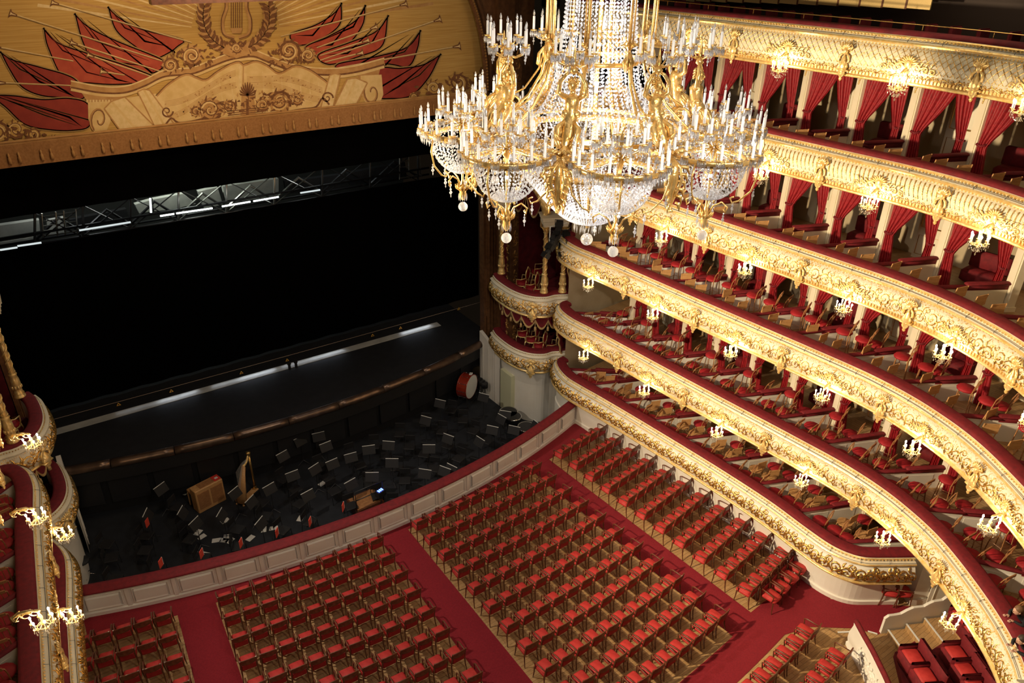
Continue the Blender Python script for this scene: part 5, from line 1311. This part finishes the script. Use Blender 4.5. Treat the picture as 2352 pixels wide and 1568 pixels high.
# part: crown (satellite basket)
def pendant(m, x, y, z, s=1.):
    m.octa((x, y, z), .012*s, .02*s); m.octa((x, y, z-.05*s), .026*s, .035*s); m.octa((x, y, z-.11*s), .036*s, .05*s); m.octa((x, y, z-.18*s), .012*s, .035*s)
m = MB(); R1 = .60
for rr_, z, w in ((R1, -.02, .020), (.44, -.09, .016)):
    m.lathe([(rr_, z-.035), (rr_+w, z-.035), (rr_+w, z+.03), (rr_, z+.03), (rr_, z-.035)], 32)
for k in range(7): a = k*2*PI/7; m.tube([(.03*cos(a), .03*sin(a), .06), (.3*cos(a), .3*sin(a), .0), (R1*cos(a), R1*sin(a), -.02)], .008, 5)
m.lathe([(.0, .42), (.02, .38), (.03, .25), (.02, .1), (.05, .02), (.03, -.1), (.018, -.3), (.018, -.78), (.07, -.92), (.05, -.98), (.06, -1.04), (.03, -1.1), (0, -1.12)], 10)
for k in range(8):
    a = k*PI/4+.5; m.tube([(.03*cos(a), .03*sin(a), .08), (.14*cos(a), .14*sin(a), .12), (.26*cos(a), .26*sin(a), .20), (.33*cos(a), .33*sin(a), .28)], .012, 5)
for k in range(4):
    a = k*PI/2+.35; c, s = cos(a), sin(a)
    m.tube([(c*.61, s*.61, -.05), (c*.66, s*.66, -.22), (c*.60, s*.60, -.45), (c*.45, s*.45, -.62), (c*.36, s*.36, -.66), (c*.33, s*.33, -.60), (c*.38, s*.38, -.57)], .013, 5)
    m.tube([(c*.04, s*.04, -.92), (c*.10, s*.10, -.76), (c*.22, s*.22, -.68), (c*.31, s*.31, -.74), (c*.29, s*.29, -.82), (c*.26, s*.26, -.77)], .013, 5)
    for q in range(3): b = a+q*.5; m.tube([(cos(b)*.04, sin(b)*.04, -.96), (cos(b)*.10, sin(b)*.10, -.90), (cos(b)*.12, sin(b)*.12, -.86)], [.01, .02, .004], 4)
crown = m.build('candle_crown', CGOLD, ch, True, world=False); crown.location = (2.02*cos(-PI*75/180), 2.02*sin(-PI*75/180), 0)
crown['label'] = 'ring of white candles over a crystal basket'
m = MB(); strands(m, [(.46, -.10), (.45, -.25), (.38, -.45), (.23, -.60), (.07, -.66)], 40, .032, .0175); strands(m, [(.40, -.10), (.34, -.3), (.22, -.48), (.08, -.58)], 22, .036, .016, .1)
strands(m, [(.60, -.04), (.56, -.13), (.50, -.15), (.45, -.11)], 40, .032, .015); strands(m, [(.05, .30), (.16, .14), (.34, .06), (.58, .04)], 18, .036, .015)
m.build('crystal_basket', CRYST, crown, world=False, kind='stuff')
m = MB()
for k in range(4):
    a = k*PI/2+.35; c, s = cos(a), sin(a); pendant(m, c*.38, s*.38, -.66, .8); pendant(m, c*.27, s*.27, -.84, .8); pendant(m, c*.64, s*.64, -.42, .75)
prisms(m, .065, 12, -1.0, .12)
for k in range(56): a = 2*PI*k/56; m.octa(((R1+.02)*cos(a), (R1+.02)*sin(a), -.11), .012, .062)
m.build('crystal_pendants', CRYST, crown, world=False, kind='stuff')
m = MB(); m.ell((0, 0, -1.22), .075, 16, 12); m.build('crystal_ball', CRYST, crown, False, world=False)
m = MB(); m.ell((0, 0, -.34), .028, 10, 8); m.build('lamp_globe', LAMPW, crown, True, world=False)
for k in range(16): a = 2*PI*k/16+.1; inst(CAN, crown, (R1*cos(a)*1.03, R1*sin(a)*1.03, .025))
for k in range(8): a = k*PI/4+.5; inst(CAN, crown, (.33*cos(a), .33*sin(a), .30))
ck = list(crown.children)
for i in range(1, 8):
    a = PI*(-75+45*i)/180; c = crown.copy(); col.objects.link(c); c.parent = ch; c.location = (2.02*cos(a), 2.02*sin(a), 0); c.rotation_euler = (0, 0, .3*i)
    for g in ck: d = g.copy(); col.objects.link(d); d.parent = c
for i in range(8):
    a = PI*(-75+45*i)/180; light('POINT', (CX+2.02*cos(a), CY+2.02*sin(a), CZ-.15), 26, (1, .92, .82), .08)
# central frame
m = MB()
for rr_, z, w, h in ((1.42, -.14, .03, .05), (1.16, -.50, .025, .045), (1.28, .02, .02, .03), (.62, 1.0, .02, .03)):
    m.lathe([(rr_, z-h), (rr_+w, z-h), (rr_+w, z+h), (rr_, z+h), (rr_, z-h)], 48)
m.tube([(0, 0, 4.2), (0, 0, -1.6)], .03, 8); m.build('main_ring', CGOLD, ch, True, world=False)
m = MB(); strands(m, [(.40, 3.6), (.47, 2.3), (.52, 1.6), (.58, 1.0), (.70, .5), (.95, .14), (1.27, .03)], 52, .036, .0175); strands(m, [(.34, 3.6), (.36, 1.6), (.44, .7), (.62, .25), (.85, .05)], 30, .045, .016, .05)
m.build('crystal_cone', CRYST, ch, world=False, kind='stuff')
m = MB(); strands(m, [(1.42, -.16), (1.30, -.42), (1.10, -.66), (.90, -.90), (.66, -1.18), (.40, -1.40), (.10, -1.52)], 84, .036, .018); strands(m, [(1.14, -.5), (.95, -.8), (.7, -1.06), (.4, -1.28), (.12, -1.4)], 50, .045, .017, .03)
strands(m, [(1.29, .02), (1.38, -.05), (1.44, -.12)], 70, .04, .016)
for k in range(8):
    a0_ = PI*(-75+45*k)/180
    for q in range(5):
        for t in range(26): u = t/25; r_ = .62+.9*u; b = a0_+(q-2)*.14*(1-.3*u); m.octa((r_*cos(b), r_*sin(b), .95*(1-u)**1.6+.02), .0165)
m.build('crystal_bowl', CRYST, ch, world=False, kind='stuff')
m = MB(); prisms(m, .22, 20, -1.50, .16, .011); prisms(m, .10, 12, -1.55, .14, .01); m.build('crystal_prisms', CRYST, ch, world=False, kind='stuff')
m = MB(); m.ell((0, 0, -1.80), .10, 18, 14); m.build('crystal_ball', CRYST, ch, False, world=False)
for k in range(6):
    a = k*PI/3; m = MB(); m.ell((.55*cos(a), .55*sin(a), -.75), .06, 10, 8); m.build('lamp_globe', LAMPW, ch, True, world=False)
for k in range(5): m = MB(); m.ell((0, 0, .1+.55*k), .035, 10, 8); m.build('lamp_globe', LAMPW, ch, True, world=False)
light('POINT', (CX, CY, CZ-.65), 150, (1, .95, .90), .25); light('POINT', (CX, CY, CZ+.5), 110, (1, .95, .90), .2); light('POINT', (CX, CY, CZ+1.7), 60, (1, .95, .90), .2)
# rods, arms, figures
def V3(r, z, y=0): return (r, y, z)
m = MB(); m.tube([(.76, 0, 4.0), (.76, 0, 1.35), (.78, 0, 1.1), (.86, 0, .75), (1.06, 0, .42), (1.35, 0, .16), (1.45, 0, .08)], .022, 6)
m.tube([(.80, .03, 4.0), (.80, .03, 1.3)], .012, 5); m.tube([(.80, -.03, 4.0), (.80, -.03, 1.3)], .012, 5)
m.tube([(.80, 0, 1.18), (.90, 0, .82), (1.12, 0, .52), (1.3, 0, .42)], .016, 5)
for q in range(6):
    a = q*PI/3; m.tube([(.77, 0, 1.22), (.77+.07*cos(a), .07*sin(a), 1.30), (.77+.13*cos(a), .13*sin(a), 1.27)], [.02, .03, .006], 5); m.tube([(.77, 0, 1.2), (.77+.06*cos(a), .06*sin(a), 1.05), (.77+.04*cos(a), .04*sin(a), .92)], [.02, .03, .008], 5)
rod0 = m.build('gilt_rod', CGOLD, ch, True, world=False)
m = MB()
m.tube([(1.30, 0, .02), (1.5, 0, .16), (1.75, 0, .12), (1.95, 0, -.02), (2.0, 0, -.16), (1.9, 0, -.2)], [.03, .045, .05, .045, .03, .02], 7)
for cx, cz, r_ in ((1.28, .28, .14), (1.52, .05, .10), (1.72, -.06, .09)):
    m.tube([(cx+r_*(1-i*.07)*cos(i*.6), 0, cz+r_*(1-i*.07)*sin(i*.6)) for i in range(13)], [.022-.001*i for i in range(13)], 5)
for s in (-1, 1):
    m.tube([(1.35, 0, .1), (1.5, s*.12, .08), (1.62, s*.18, .14), (1.6, s*.16, .22)], [.02, .03, .02, .01], 5); m.tube([(1.6, 0, .15), (1.75, s*.10, .22), (1.8, s*.15, .32)], [.02, .035, .006], 5)
arm0 = m.build('scroll_bracket', CGOLD, ch, True, world=False)
m = MB()     # leaf curling down below the figure
for s in (-1, 0, 1):
    m.tube([(1.95, 0, .02), (2.05, s*.08, -.10), (2.06, s*.12, -.28), (2.02, s*.07, -.46), (2.0, s*.03, -.62), (2.03, 0, -.70), (2.08, 0, -.68)], [.03, .05, .06, .05, .035, .03, .02], 6, flat=.4)
for q in range(6):
    for s in (-1, 1): z = -.08-.1*q; m.tube([(2.05, s*.05, z), (2.08, s*(.17-.015*q), z-.02), (2.10, s*(.20-.02*q), z-.12)], [.02, .03, .004], 4)
for q in range(7): a = -1.5+q*.5; m.tube([(1.95, 0, .05), (1.97+.05*cos(a), .12*sin(a), .12), (2.0+.08*cos(a), .2*sin(a), .10)], [.02, .03, .004], 4)
leaf0 = m.build('acanthus_leaf', CGOLD, ch, True, world=False)
# gilded figure: torso rising from a leafy tail, arms raised to the candle holder, head bowed outwards
m = MB()
m.tube([(1.80, 0, .04), (1.72, 0, .16), (1.60, 0, .28), (1.52, 0, .40), (1.49, 0, .50), (1.47, 0, .60), (1.46, 0, .70), (1.46, 0, .755)], [.03, .07, .10, .105, .08, .095, .10, .045], 10)
m.ell((1.50, .075, .50), (.07, .06, .06), 8, 6); m.ell((1.50, -.075, .50), (.07, .06, .06), 8, 6)
m.tube([(1.46, 0, .74), (1.475, 0, .80)], .035, 7); m.ell((1.49, 0, .86), (.068, .056, .075), 12, 9); m.ell((1.556, 0, .85), (.016, .012, .02), 6, 4); m.ell((1.545, 0, .815), (.012, .022, .008), 6, 4)
for s in (-1, 1):
    m.ell((1.545, s*.024, .872), (.009, .012, .008), 6, 4); m.ell((1.48, s*.058, .86), (.014, .01, .02), 5, 4)
    m.tube([(1.46, s*.09, .70), (1.48, s*.19, .76), (1.49, s*.17, .90), (1.47, s*.10, .99), (1.46, s*.05, 1.02)], [.042, .038, .03, .024, .018], 8)
    for q in range(5): m.tube([(1.46, s*.05, 1.02), (1.47+.006*q, s*(.03+.004*q), 1.035+.006*q), (1.485, s*.01, 1.04+.008*q)], .007, 4)
    m.tube([(1.58, s*.06, .42), (1.66, s*.14, .34), (1.72, s*.13, .20), (1.80, s*.06, .10)], [.03, .05, .045, .02], 6)
for q in range(9): a = q*.7; m.tube([(1.48, .05*cos(a), .90+.02*sin(a)), (1.44, .075*cos(a), .915+.05*sin(a)), (1.40, .05*cos(a), .87+.06*sin(a))], .018, 4)
for q in range(10): a = q*.628; m.tube([(1.55, .09*cos(a), .40+.04*sin(a)), (1.62, .13*cos(a), .33+.06*sin(a)), (1.68, .12*cos(a), .22+.07*sin(a))], [.02, .03, .005], 4)
m.lathe([(.02, 1.0), (.06, 1.03), (.05, 1.08), (.02, 1.10), (.03, 1.16), (.012, 1.3), (.0, 1.34)], 9, (1.46, 0, 0))
for q in range(6): a = q*PI/3; m.tube([(1.46, 0, 1.12), (1.46+.10*cos(a), .10*sin(a), 1.10), (1.46+.2*cos(a), .2*sin(a), 1.14), (1.46+.26*cos(a), .26*sin(a), 1.22)], .011, 5)
fig0 = m.build('gilt_figure', CGOLD, ch, True, world=False); fig0['label'] = 'gilded half figure holding up a cluster of candles'
fk = [inst(CAN, fig0, (1.46+.26*cos(q*PI/3), .26*sin(q*PI/3), 1.25)) for q in range(6)]
m = MB()
for q in range(6): pendant(m, 1.46+.26*cos(q*PI/3), .26*sin(q*PI/3), 1.15, .6)
fk.append(m.build('crystal_pendants', CRYST, fig0, world=False, kind='stuff'))
for i in range(8):
    a = PI*(-52.5+45*i)/180
    for src, kids in ((rod0, []), (arm0, []), (leaf0, []), (fig0, fk)):
        if i == 0: o = src
        else:
            o = src.copy(); col.objects.link(o); o.parent = ch
            for g in kids: d = g.copy(); col.objects.link(d); d.parent = o
        o.rotation_euler = (0, 0, a)
# ------------------------------------------------------------------ amphitheatre corner, lower right
def A(px, py, z): p = atz(1752+px/3.92, 1168+py/3.92, z); return p
# corridor door and white pillar at the entrance
m = MB(); m.box((11.75, 6.65, 1.6), (.46, .46, 3.2), -.5); m.box((11.75, 6.65, .12), (.54, .54, .24), -.5); m.build('trim_14', IVORY, kind='structure')
rd = empty('entrance_door', 'cream panelled entrance door with brass pull behind the white pillar', 'door', (12.35, 6.0, 0), -.55)
m = MB(); m.box((0, 0, 1.2), (1.2, .06, 2.4)); m.build('door_leaf', IVORY, rd, world=False)
for x in (-.28, .28):
    for z, h in ((.5, .7), (1.6, 1.2)): m = MB(); m.tube([(x-.2, -.04, z-h/2), (x+.2, -.04, z-h/2), (x+.2, -.04, z+h/2), (x-.2, -.04, z+h/2), (x-.2, -.04, z-h/2)], .015, 4); m.build('panel_moulding', IVORY, rd, world=False)
m = MB(); m.tube([(-.04, -.1, 1.0), (.0, -.12, 1.1), (-.04, -.1, 1.2)], .014, 5); m.build('handle', BRASS, rd, world=False)
# wavy side wall of the stairs
w0 = Vector((9.72, 6.42)); w1 = Vector((12.3, 5.15)); d = (w1-w0).normalized(); nn = Vector((-d.y, d.x))
top = [(0, .0), (0, .56), (.10, .66), (.25, .66), (.45, .68), (.62, .80), (.78, .88), (1.1, .88), (1.2, .96), (1.35, 1.04), (1.62, 1.06), (1.72, 1.16), (1.88, 1.24), (2.15, 1.26), (2.25, 1.38), (2.4, 1.44), (2.87, 1.46), (2.87, 0)]
m = MB(); f = [(w0.x+d.x*s, w0.y+d.y*s, z) for s, z in top]; bk = [(x+nn.x*.08, y+nn.y*.08, z) for x, y, z in f]; n_ = len(f)
m.add(f+bk, [tuple(range(n_)), tuple(range(2*n_-1, n_-1, -1))]+[(q, (q+1) % n_, n_+(q+1) % n_, n_+q) for q in range(n_)])
m.tube([(x+nn.x*.04, y+nn.y*.04, z+.01) for x, y, z in f[1:-1]], .045, 6)
tag(m.build('stair_wall', IVORY, None, False), 'cream side wall with stepped wavy top beside the amphitheatre stairs', 'wall')
# steps
st = empty('staircase', 'wooden stairs with white nosing strips rising beside the velvet seats', 'stairs', (10.3, 5.6, 0))
a = math.atan2(d.y, d.x)
for i in range(6):
    c = w0+d*(.15+.52*i+1.5)-nn*.85; zt_ = .16*(i+1)
    m = MB(); m.box((c.x-d.x*.7, c.y-d.y*.7, zt_/2), (1.6, 1.6, zt_), a); m.build('step', PARQ, st)
    e = w0+d*(.15+.52*i+.03)-nn*.85; m = MB(); m.box((e.x, e.y, zt_+.006), (.05, 1.66, .012), a); m.build('nosing', WHITEP, st, label='white nosing strip')
# stepped platforms that carry the armchairs
m = MB()
for i in range(4):
    p = Vector((8.9+.62*i, 4.0-.32*i)); m.box((p.x+1.2, p.y-.4, .09*(i+1)), (3.6, 5.0, .18*(i+1)), -1.05+PI/2-.45)
# curved barrier with velvet rail
rp_ = [A(840, 1010, .92), A(900, 1120, .92), A(985, 1270, .92), A(1060, 1420, .92), A(1130, 1568, .92), A(1200, 1760, .92)]
br_ = empty('curved_barrier', 'curved cream barrier with scroll relief and red velvet rail at the amphitheatre front', 'barrier', (rp_[0].x, rp_[0].y, 0))
P = catmull([(p.x, p.y, .92) for p in rp_], .1); m = MB(); m.tube(P, [.07]+[.075]*(len(P)-2)+[.07], 8); m.build('velvet_rail', VELVET, br_, True)
def nrm2(i):
    t = (P[min(i+1, len(P)-1)]-P[max(i-1, 0)]).normalized(); return Vector((t.y, -t.x, 0))*(1 if (Vector((t.y, -t.x, 0))).x < 0 else -1)
rows = [[tuple(Vector((p.x, p.y, z))+nrm2(i)*dd) for dd, z in ((.0, .88), (.04, .84), (.03, .75), (.10, .5), (.10, .3), (.06, .14), (.10, .12), (.10, 0))] for i, p in enumerate(P)]
m = MB(); m.strip(rows); m.strip([[(q.x-nrm2(i).x*.06, q.y-nrm2(i).y*.06, z) for z in (.9, 0)] for i, q in enumerate(P)]); m.add([rows[0][k] for k in range(8)]+[(P[0].x-nrm2(0).x*.06, P[0].y-nrm2(0).y*.06, 0)], [tuple(range(9))]); m.build('barrier_wall', IVORY, br_, True)
m = MB(); Ls = [0]
for x, y in zip(P, P[1:]): Ls.append(Ls[-1]+(y-x).length)
def fb(s, v, h):
    i = 0
    while i < len(Ls)-2 and Ls[i+1] < s: i += 1
    p = P[i].lerp(P[i+1], min(max((s-Ls[i])/(Ls[i+1]-Ls[i]), 0), 1)); n2 = nrm2(i); return (p.x+n2.x*(.09+h), p.y+n2.y*(.09+h), .18+v)
s = .55
while s < Ls[-1]-.6:
    for pts, hw in scroll_motif(.5, .5, .024, random.Random(6), False): ribbon_on(m, [(s+x, y) for x, y in pts], hw, fb, .06)
    s += .5
m.build('scroll_relief', IVORY, br_, True)
# white marker lines on the floor by the barrier
for i, (x0, y0, x1, y1) in enumerate(((675, 1115, 835, 1108), (780, 1140, 830, 1136), (945, 1105, 1030, 1130))):
    p, q = A(x0, y0, 0), A(x1, y1, 0); m = MB(); m.box(((p.x+q.x)/2, (p.y+q.y)/2, .015), ((q-p).length, .05, .012), math.atan2(q.y-p.y, q.x-p.x)); tag(m.build('floor_marking', WHITEP), f'white strip stuck to the parquet near the velvet rail, {ORD[i]} from the left', 'floor strip')
# velvet tub seats
def tub():
    r = empty('velvet_armchair', '', 'chair')
    m = MB(); m.bbox((0, 0, .22), (.62, .60, .40), .05); m.build('seat', VELVET, r, True, world=False)
    m = MB(); m.bbox((0, -.28, .50), (.66, .13, .58), .05); m.build('backrest', VELVET, r, True, world=False)
    for s in (-1, 1): m = MB(); m.bbox((s*.30, 0, .40), (.09, .58, .30), .04); m.build('armrest', VELVET, r, True, world=False)
    m = MB(); m.bbox((0, .05, .45), (.46, .44, .09), .04); m.build('cushion', SEATRED, r, True, world=False, label='seat cushion with its lit top put in as brighter red'); return Placer(r)  # lighter red stands for light on the cushion tops
TU = tub()
for i, (x, y, z) in enumerate(((1375, 1320, .2), (1485, 1490, .2), (1765, 1290, .4), (1855, 1450, .4), (1950, 1600, .4), (1290, 1180, .0))):
    if i == 5: continue
    p = A(x, y, z+.48); row_ = 'front' if z < .3 else 'second'
    TU((p.x, p.y, z+.0), 1.05, f'dark red velvet armchair in the {row_} amphitheatre row by the stairs, {ORD[i if i < 2 else i-2]} from the steps', 'velvet armchairs in the amphitheatre')
for i, (x, y, z) in enumerate(((1830, 960, .6), (1900, 1050, .6), (2010, 1180, .6), (2090, 1310, .6), (2160, 1440, .6))):
    p = A(x, y, z+.48); TU((p.x, p.y, z), 1.05, f'dark red velvet armchair in the third amphitheatre row by the stairs, {ORD[i]} from the steps', 'velvet armchairs in the amphitheatre')
# platforms under them
for i, (z, q) in enumerate(((.2, [(1190, 1290), (1370, 1190), (1760, 1700), (1300, 1750)]), (.4, [(1490, 1290), (1660, 1180), (2200, 1750), (1760, 1780)]), (.6, [(1740, 1000), (1900, 900), (2400, 1560), (2200, 1760)]))):
    m = MB(); m.prism([(A(x, y, z).x, A(x, y, z).y) for x, y in q], 0, z-.001); m.build(f'floor_{i+2}', VELVETD, kind='structure')

# ------------------------------------------------------------------ gallery above the top balcony
C5 = Curve(PLAN, 1); ss = [.2+i*.3 for i in range(54)]
r = empty('brass_rail', 'thin brass handrail on short posts above the top balcony', 'handrail', (9.9, 10, ZT[5]))
m = MB(); m.tube([(lambda q: (q.x, q.y, ZT[5]+.17))(C5.off(s, -.30)) for s in ss], .014, 5); m.build('rail', BRASS, r, True)
for s in ss[::5]: q = C5.off(s, -.30); m = MB(); m.tube([(q.x, q.y, ZT[5]), (q.x, q.y, ZT[5]+.17)], .010, 5); m.build('post', BRASS, r)
m = MB(); m.strip([[(lambda q: (q.x, q.y, z))(C5.off(s, d)) for d, z in ((-.5, 14.95), (-2.9, 14.95), (-3.5, 14.97), (-3.52, 19.0))] for s in ss]); m.build('wall_gallery', pm('dark_gallery_wall', (.035, .018, .012), .7), kind='structure')
def gseat():
    r = empty('gallery_seat', '', 'chair'); m = MB(); m.bbox((0, 0, .22), (.50, .42, .30), .04); m.build('seat', VELVETD, r, world=False); m = MB(); m.bbox((0, -.2, .5), (.50, .10, .5), .04); m.build('backrest', VELVETD, r, world=False); return Placer(r)
GS = gseat()
for row_, dd in enumerate((1.9,)):
    s = 4.0; i = 0
    while s < 15.5:
        q = C5.off(s, -dd); g = C5.tan(s); z = 14.96
        if seen(q.x, q.y, z+.4, 0): GS((q.x, q.y, z), math.atan2(-g.x, g.y)*0+math.atan2(-1, 0)+PI+PI/2, f'dark red gallery seat behind the brass rail, {ORD[i] if i < 20 else str(i+1)+"th"} from the stage side', 'gallery seats'); i += 1
        s += .56
gp = empty('gilt_screen', 'row of pale gold mesh panels along the gallery at the upper right edge', 'screen', (12.9, 10, 16.6))
XS = 12.05; a0 = atx(1535, -30, XS); a1 = atx(2138, 22, XS)
for i in range(14):
    t0, t1 = i/14, (i+1)/14; y0 = a0.y+(a1.y-a0.y)*t0; y1 = a0.y+(a1.y-a0.y)*t1; zb = atx(1535+603*(t0+t1)/2, 3+19*(t0+t1)/2, XS).z
    m = MB(); m.box((XS, (y0+y1)/2, zb+.45), (.04, abs(y1-y0)-.04, .9)); m.build('mesh_panel', pm('gold_mesh', (.72, .52, .22), .45, .3, c2=(.60, .42, .16), scale=70), gp) if i == 0 else m.build('mesh_panel', bpy.data.materials['gold_mesh'], gp)
    m = MB(); m.box((XS, y0, zb+.45), (.07, .05, .95)); m.build('panel_post', DWOOD, gp)
light('AREA', (11.4, 9, 18.4), 60, (1, .8, .5), 1.5, target=(12.7, 9, 16.8), sy=6)
# dark lighting booth in the fifth tier near the stage
r = empty('lighting_booth', 'black opening with stage lamps in the fifth tier next to the stage arch', 'lighting booth', (10.2, 19.6, 12.2))
m = MB(); m.box((10.7, 19.7, 13.1), (1.2, 1.9, 1.75)); m.build('black_enclosure', BLACKF, r)
for q in range(5):
    m = MB(); y = 19.1+.28*q; m.tube([(9.98, y, 13.0+.18*(q % 3)), (10.1, y+.1, 13.2+.15*(q % 2))], [.08, .1], 8); m.build('stage_lamp', DGREY, r)
p = aty(1265, 5, 20); r = empty('loudspeaker', 'black loudspeaker box hanging beside the chandelier at the top edge', 'loudspeaker', tuple(p)); m = MB(); m.bbox((0, 0, .22), (.42, .4, .7), .02); m.build('cabinet', BLACKF, r, world=False); m = MB(); m.tube([(0, 0, .5), (0, 0, 2.2)], .01, 5); m.build('suspension_cable', DGREY, r, world=False)

# ------------------------------------------------------------------ two people leaning at the second-tier rail
def person(loc, rz, label, top, hairc):
    r = empty('person', label, 'person', loc, rz)
    # body as one continuous surface: seated, leaning forward on the rail
    J = {'pel': (0, -.48, .44), 'sp': (0, -.38, .60), 'ch': (0, -.22, .78), 'nk': (0, -.09, .93), 'hd': (0, -.03, 1.0), 'hd2': (0, .0, 1.08)}
    for s, nm in ((-1, 'l'), (1, 'r')):
        J['sh'+nm] = (s*.16, -.17, .86); J['el'+nm] = (s*.21, -.04, .84); J['wr'+nm] = (s*.08, .07, .845); J['hp'+nm] = (s*.09, -.45, .42); J['kn'+nm] = (s*.11, -.10, .42); J['an'+nm] = (s*.11, -.16, .08); J['to'+nm] = (s*.11, -.04, .04)
    names = list(J); E_ = [('pel', 'sp'), ('sp', 'ch'), ('ch', 'nk'), ('nk', 'hd'), ('hd', 'hd2')]
    for nm in 'lr': E_ += [('ch', 'sh'+nm), ('sh'+nm, 'el'+nm), ('el'+nm, 'wr'+nm), ('pel', 'hp'+nm), ('hp'+nm, 'kn'+nm), ('kn'+nm, 'an'+nm), ('an'+nm, 'to'+nm)]
    R_ = {'pel': .15, 'sp': .13, 'ch': .14, 'nk': .055, 'hd': .075, 'hd2': .085}
    me = bpy.data.meshes.new('body'); me.from_pydata([J[n_] for n_ in names], [(names.index(a), names.index(b_)) for a, b_ in E_], []); o = bpy.data.objects.new('body', me); col.objects.link(o); o.parent = r; me.materials.append(top)
    md = o.modifiers.new('skin', 'SKIN'); 
    lay = me.skin_vertices[0].data if me.skin_vertices else None
    if lay is None:
        me.attributes
    for i, n_ in enumerate(names):
        rr_ = R_.get(n_, {'sh': .07, 'el': .045, 'wr': .03, 'hp': .09, 'kn': .065, 'an': .045, 'to': .04}.get(n_[:2], .05))
        if lay: lay[i].radius = (rr_, rr_)
    if lay: lay[0].use_root = True
    sb = o.modifiers.new('sub', 'SUBSURF'); sb.levels = 2; sb.render_levels = 2
    OY, OZ = -.27, -.17; m = MB(); m.ell((0, .27, 1.24), (.078, .092, .112), 14, 10); m.ell((0, .365, 1.225), (.012, .018, .02), 6, 4); m.ell((0, .352, 1.185), (.024, .008, .007), 6, 4)
    for s in (-1, 1): m.ell((s*.03, .35, 1.255), (.012, .008, .008), 6, 4); m.ell((s*.08, .27, 1.24), (.012, .018, .028), 6, 4)
    m.v = [(x, y+OY, z+OZ) for x, y, z in m.v]; m.build('head', SKIN, r, True, world=False)
    m = MB(); m.ell((0, .25, 1.285), (.09, .10, .088), 14, 8); m.ell((0, .20, 1.22), (.085, .07, .10), 12, 8); m.v = [(x, y+OY, z+OZ) for x, y, z in m.v]; m.build('hair', hairc, r, True, world=False)
    for s in (-1, 1):
        m = MB(); m.ell((s*.09, .55, .865), (.035, .05, .016), 8, 6)
        for q in range(4): m.tube([(s*.09+(-.024+.016*q), .58, .87), (s*.09+(-.026+.0175*q), .615+.004*q*(3-q), .868), (s*.09+(-.027+.018*q), .64+.005*q*(3-q), .855)], [.009, .0085, .007], 5)
        m.tube([(s*.09-s*.03, .53, .868), (s*.09-s*.05, .56, .868), (s*.09-s*.052, .585, .862)], [.01, .009, .007], 5); m.v = [(x*.9, y-.45, z-.02) for x, y, z in m.v]; m.build('hand', SKIN, r, True, world=False)
    return r
C1 = Curve(PLAN, 1)
for i, (px, py) in enumerate(((2338, 1402), (2346, 1470))):
    p = atz(px, py, 4.78); rz = 1.0
    person((p.x, p.y, 3.71), rz, ['person in black leaning on the second-tier rail with hands together', 'person in black with pale ruffled cuffs beside the first spectator'][i], BLKC, [pm('light_brown_hair', (.16, .08, .035), .6), HAIR][i])

# ------------------------------------------------------------------ lamps of the house and added fill lights
KEY = light('SPOT', (-8.8, 19.5, 15.2), 4200, (1, .86, .70), .25, spot=1.5, blend=.8, target=(4.5, 12.0, 0))
light('SPOT', (-8.6, 13.0, 13.5), 19000, (1, .79, .50), .35, spot=1.4, blend=.75, target=(11, 7.6, 7.2))
light('SPOT', (-6.5, -1.5, 19.0), 4200, (1, .88, .74), .3, spot=.6, blend=.6, target=(0, 9.2, 15.0))  # added from the camera side to brighten the chandelier candles
light('AREA', (0, 10, 19.5), 190, (1, .84, .66), 9., target=(0, 11, 0))
light('AREA', (-3, 20, 18.5), 380, (1, .74, .45), 3., target=(-1, 27, 12.5), sy=2)
light('SPOT', (0, 12, 18), 2200, (1, .70, .38), .5, spot=.9, blend=.9, target=(0, 27, 13.5))
# lights added just above the pale strip, then working light behind the drop
for x, e in ((6.6, 2.2), (2.2, 1.6), (.9, .9), (-.9, 2.0), (-2.0, .8), (-4.1, 1.6), (-5.6, .3)): light('AREA', (x, 28.62, 1.16), e, (.80, .88, 1.), 1.5, target=(x, 28.5, 1.0), sy=.04)
light('POINT', (-2, 32.4, 10.2), 420, (.9, 1., .85), .4); light('POINT', (-6.5, 32.6, 9.0), 60, (.95, 1., .95), .3); light('POINT', (5, 32.4, 9.4), 45, (.9, 1., .95), .3)
# spot added to brighten the barrier front, then soft cool light over the pit
light('SPOT', (0, 1, 18.5), 1900, (1, .88, .74), .4, spot=1.0, blend=.8, target=(0, 18.2, .3))
light('AREA', (0, 24.2, 9.5), 20, (.6, .72, 1.), 6., target=(0, 22.5, 0), sy=2)
light('POINT', (8.95, 23.75, -.4), 3, (.9, 1, .6), .1)

w = bpy.data.worlds.new('dark_hall'); sc.world = w; w.use_nodes = True
w.node_tree.nodes['Background'].inputs[0].default_value = (.9, .62, .38, 1); w.node_tree.nodes['Background'].inputs[1].default_value = .006
sc.view_settings.view_transform = 'Standard'; sc.view_settings.look = 'None'; sc.view_settings.gamma = 1; sc.view_settings.use_curve_mapping = False
sc.view_settings.exposure = 0.0
sc.cycles.max_bounces = 6; sc.cycles.diffuse_bounces = 3; sc.cycles.glossy_bounces = 3; sc.cycles.transmission_bounces = 4; sc.cycles.transparent_max_bounces = 10
sc.cycles.use_denoising = True; sc.cycles.use_adaptive_sampling = True; sc.cycles.adaptive_threshold = .025; sc.cycles.sample_clamp_indirect = 6; sc.cycles.caustics_reflective = False; sc.cycles.caustics_refractive = False
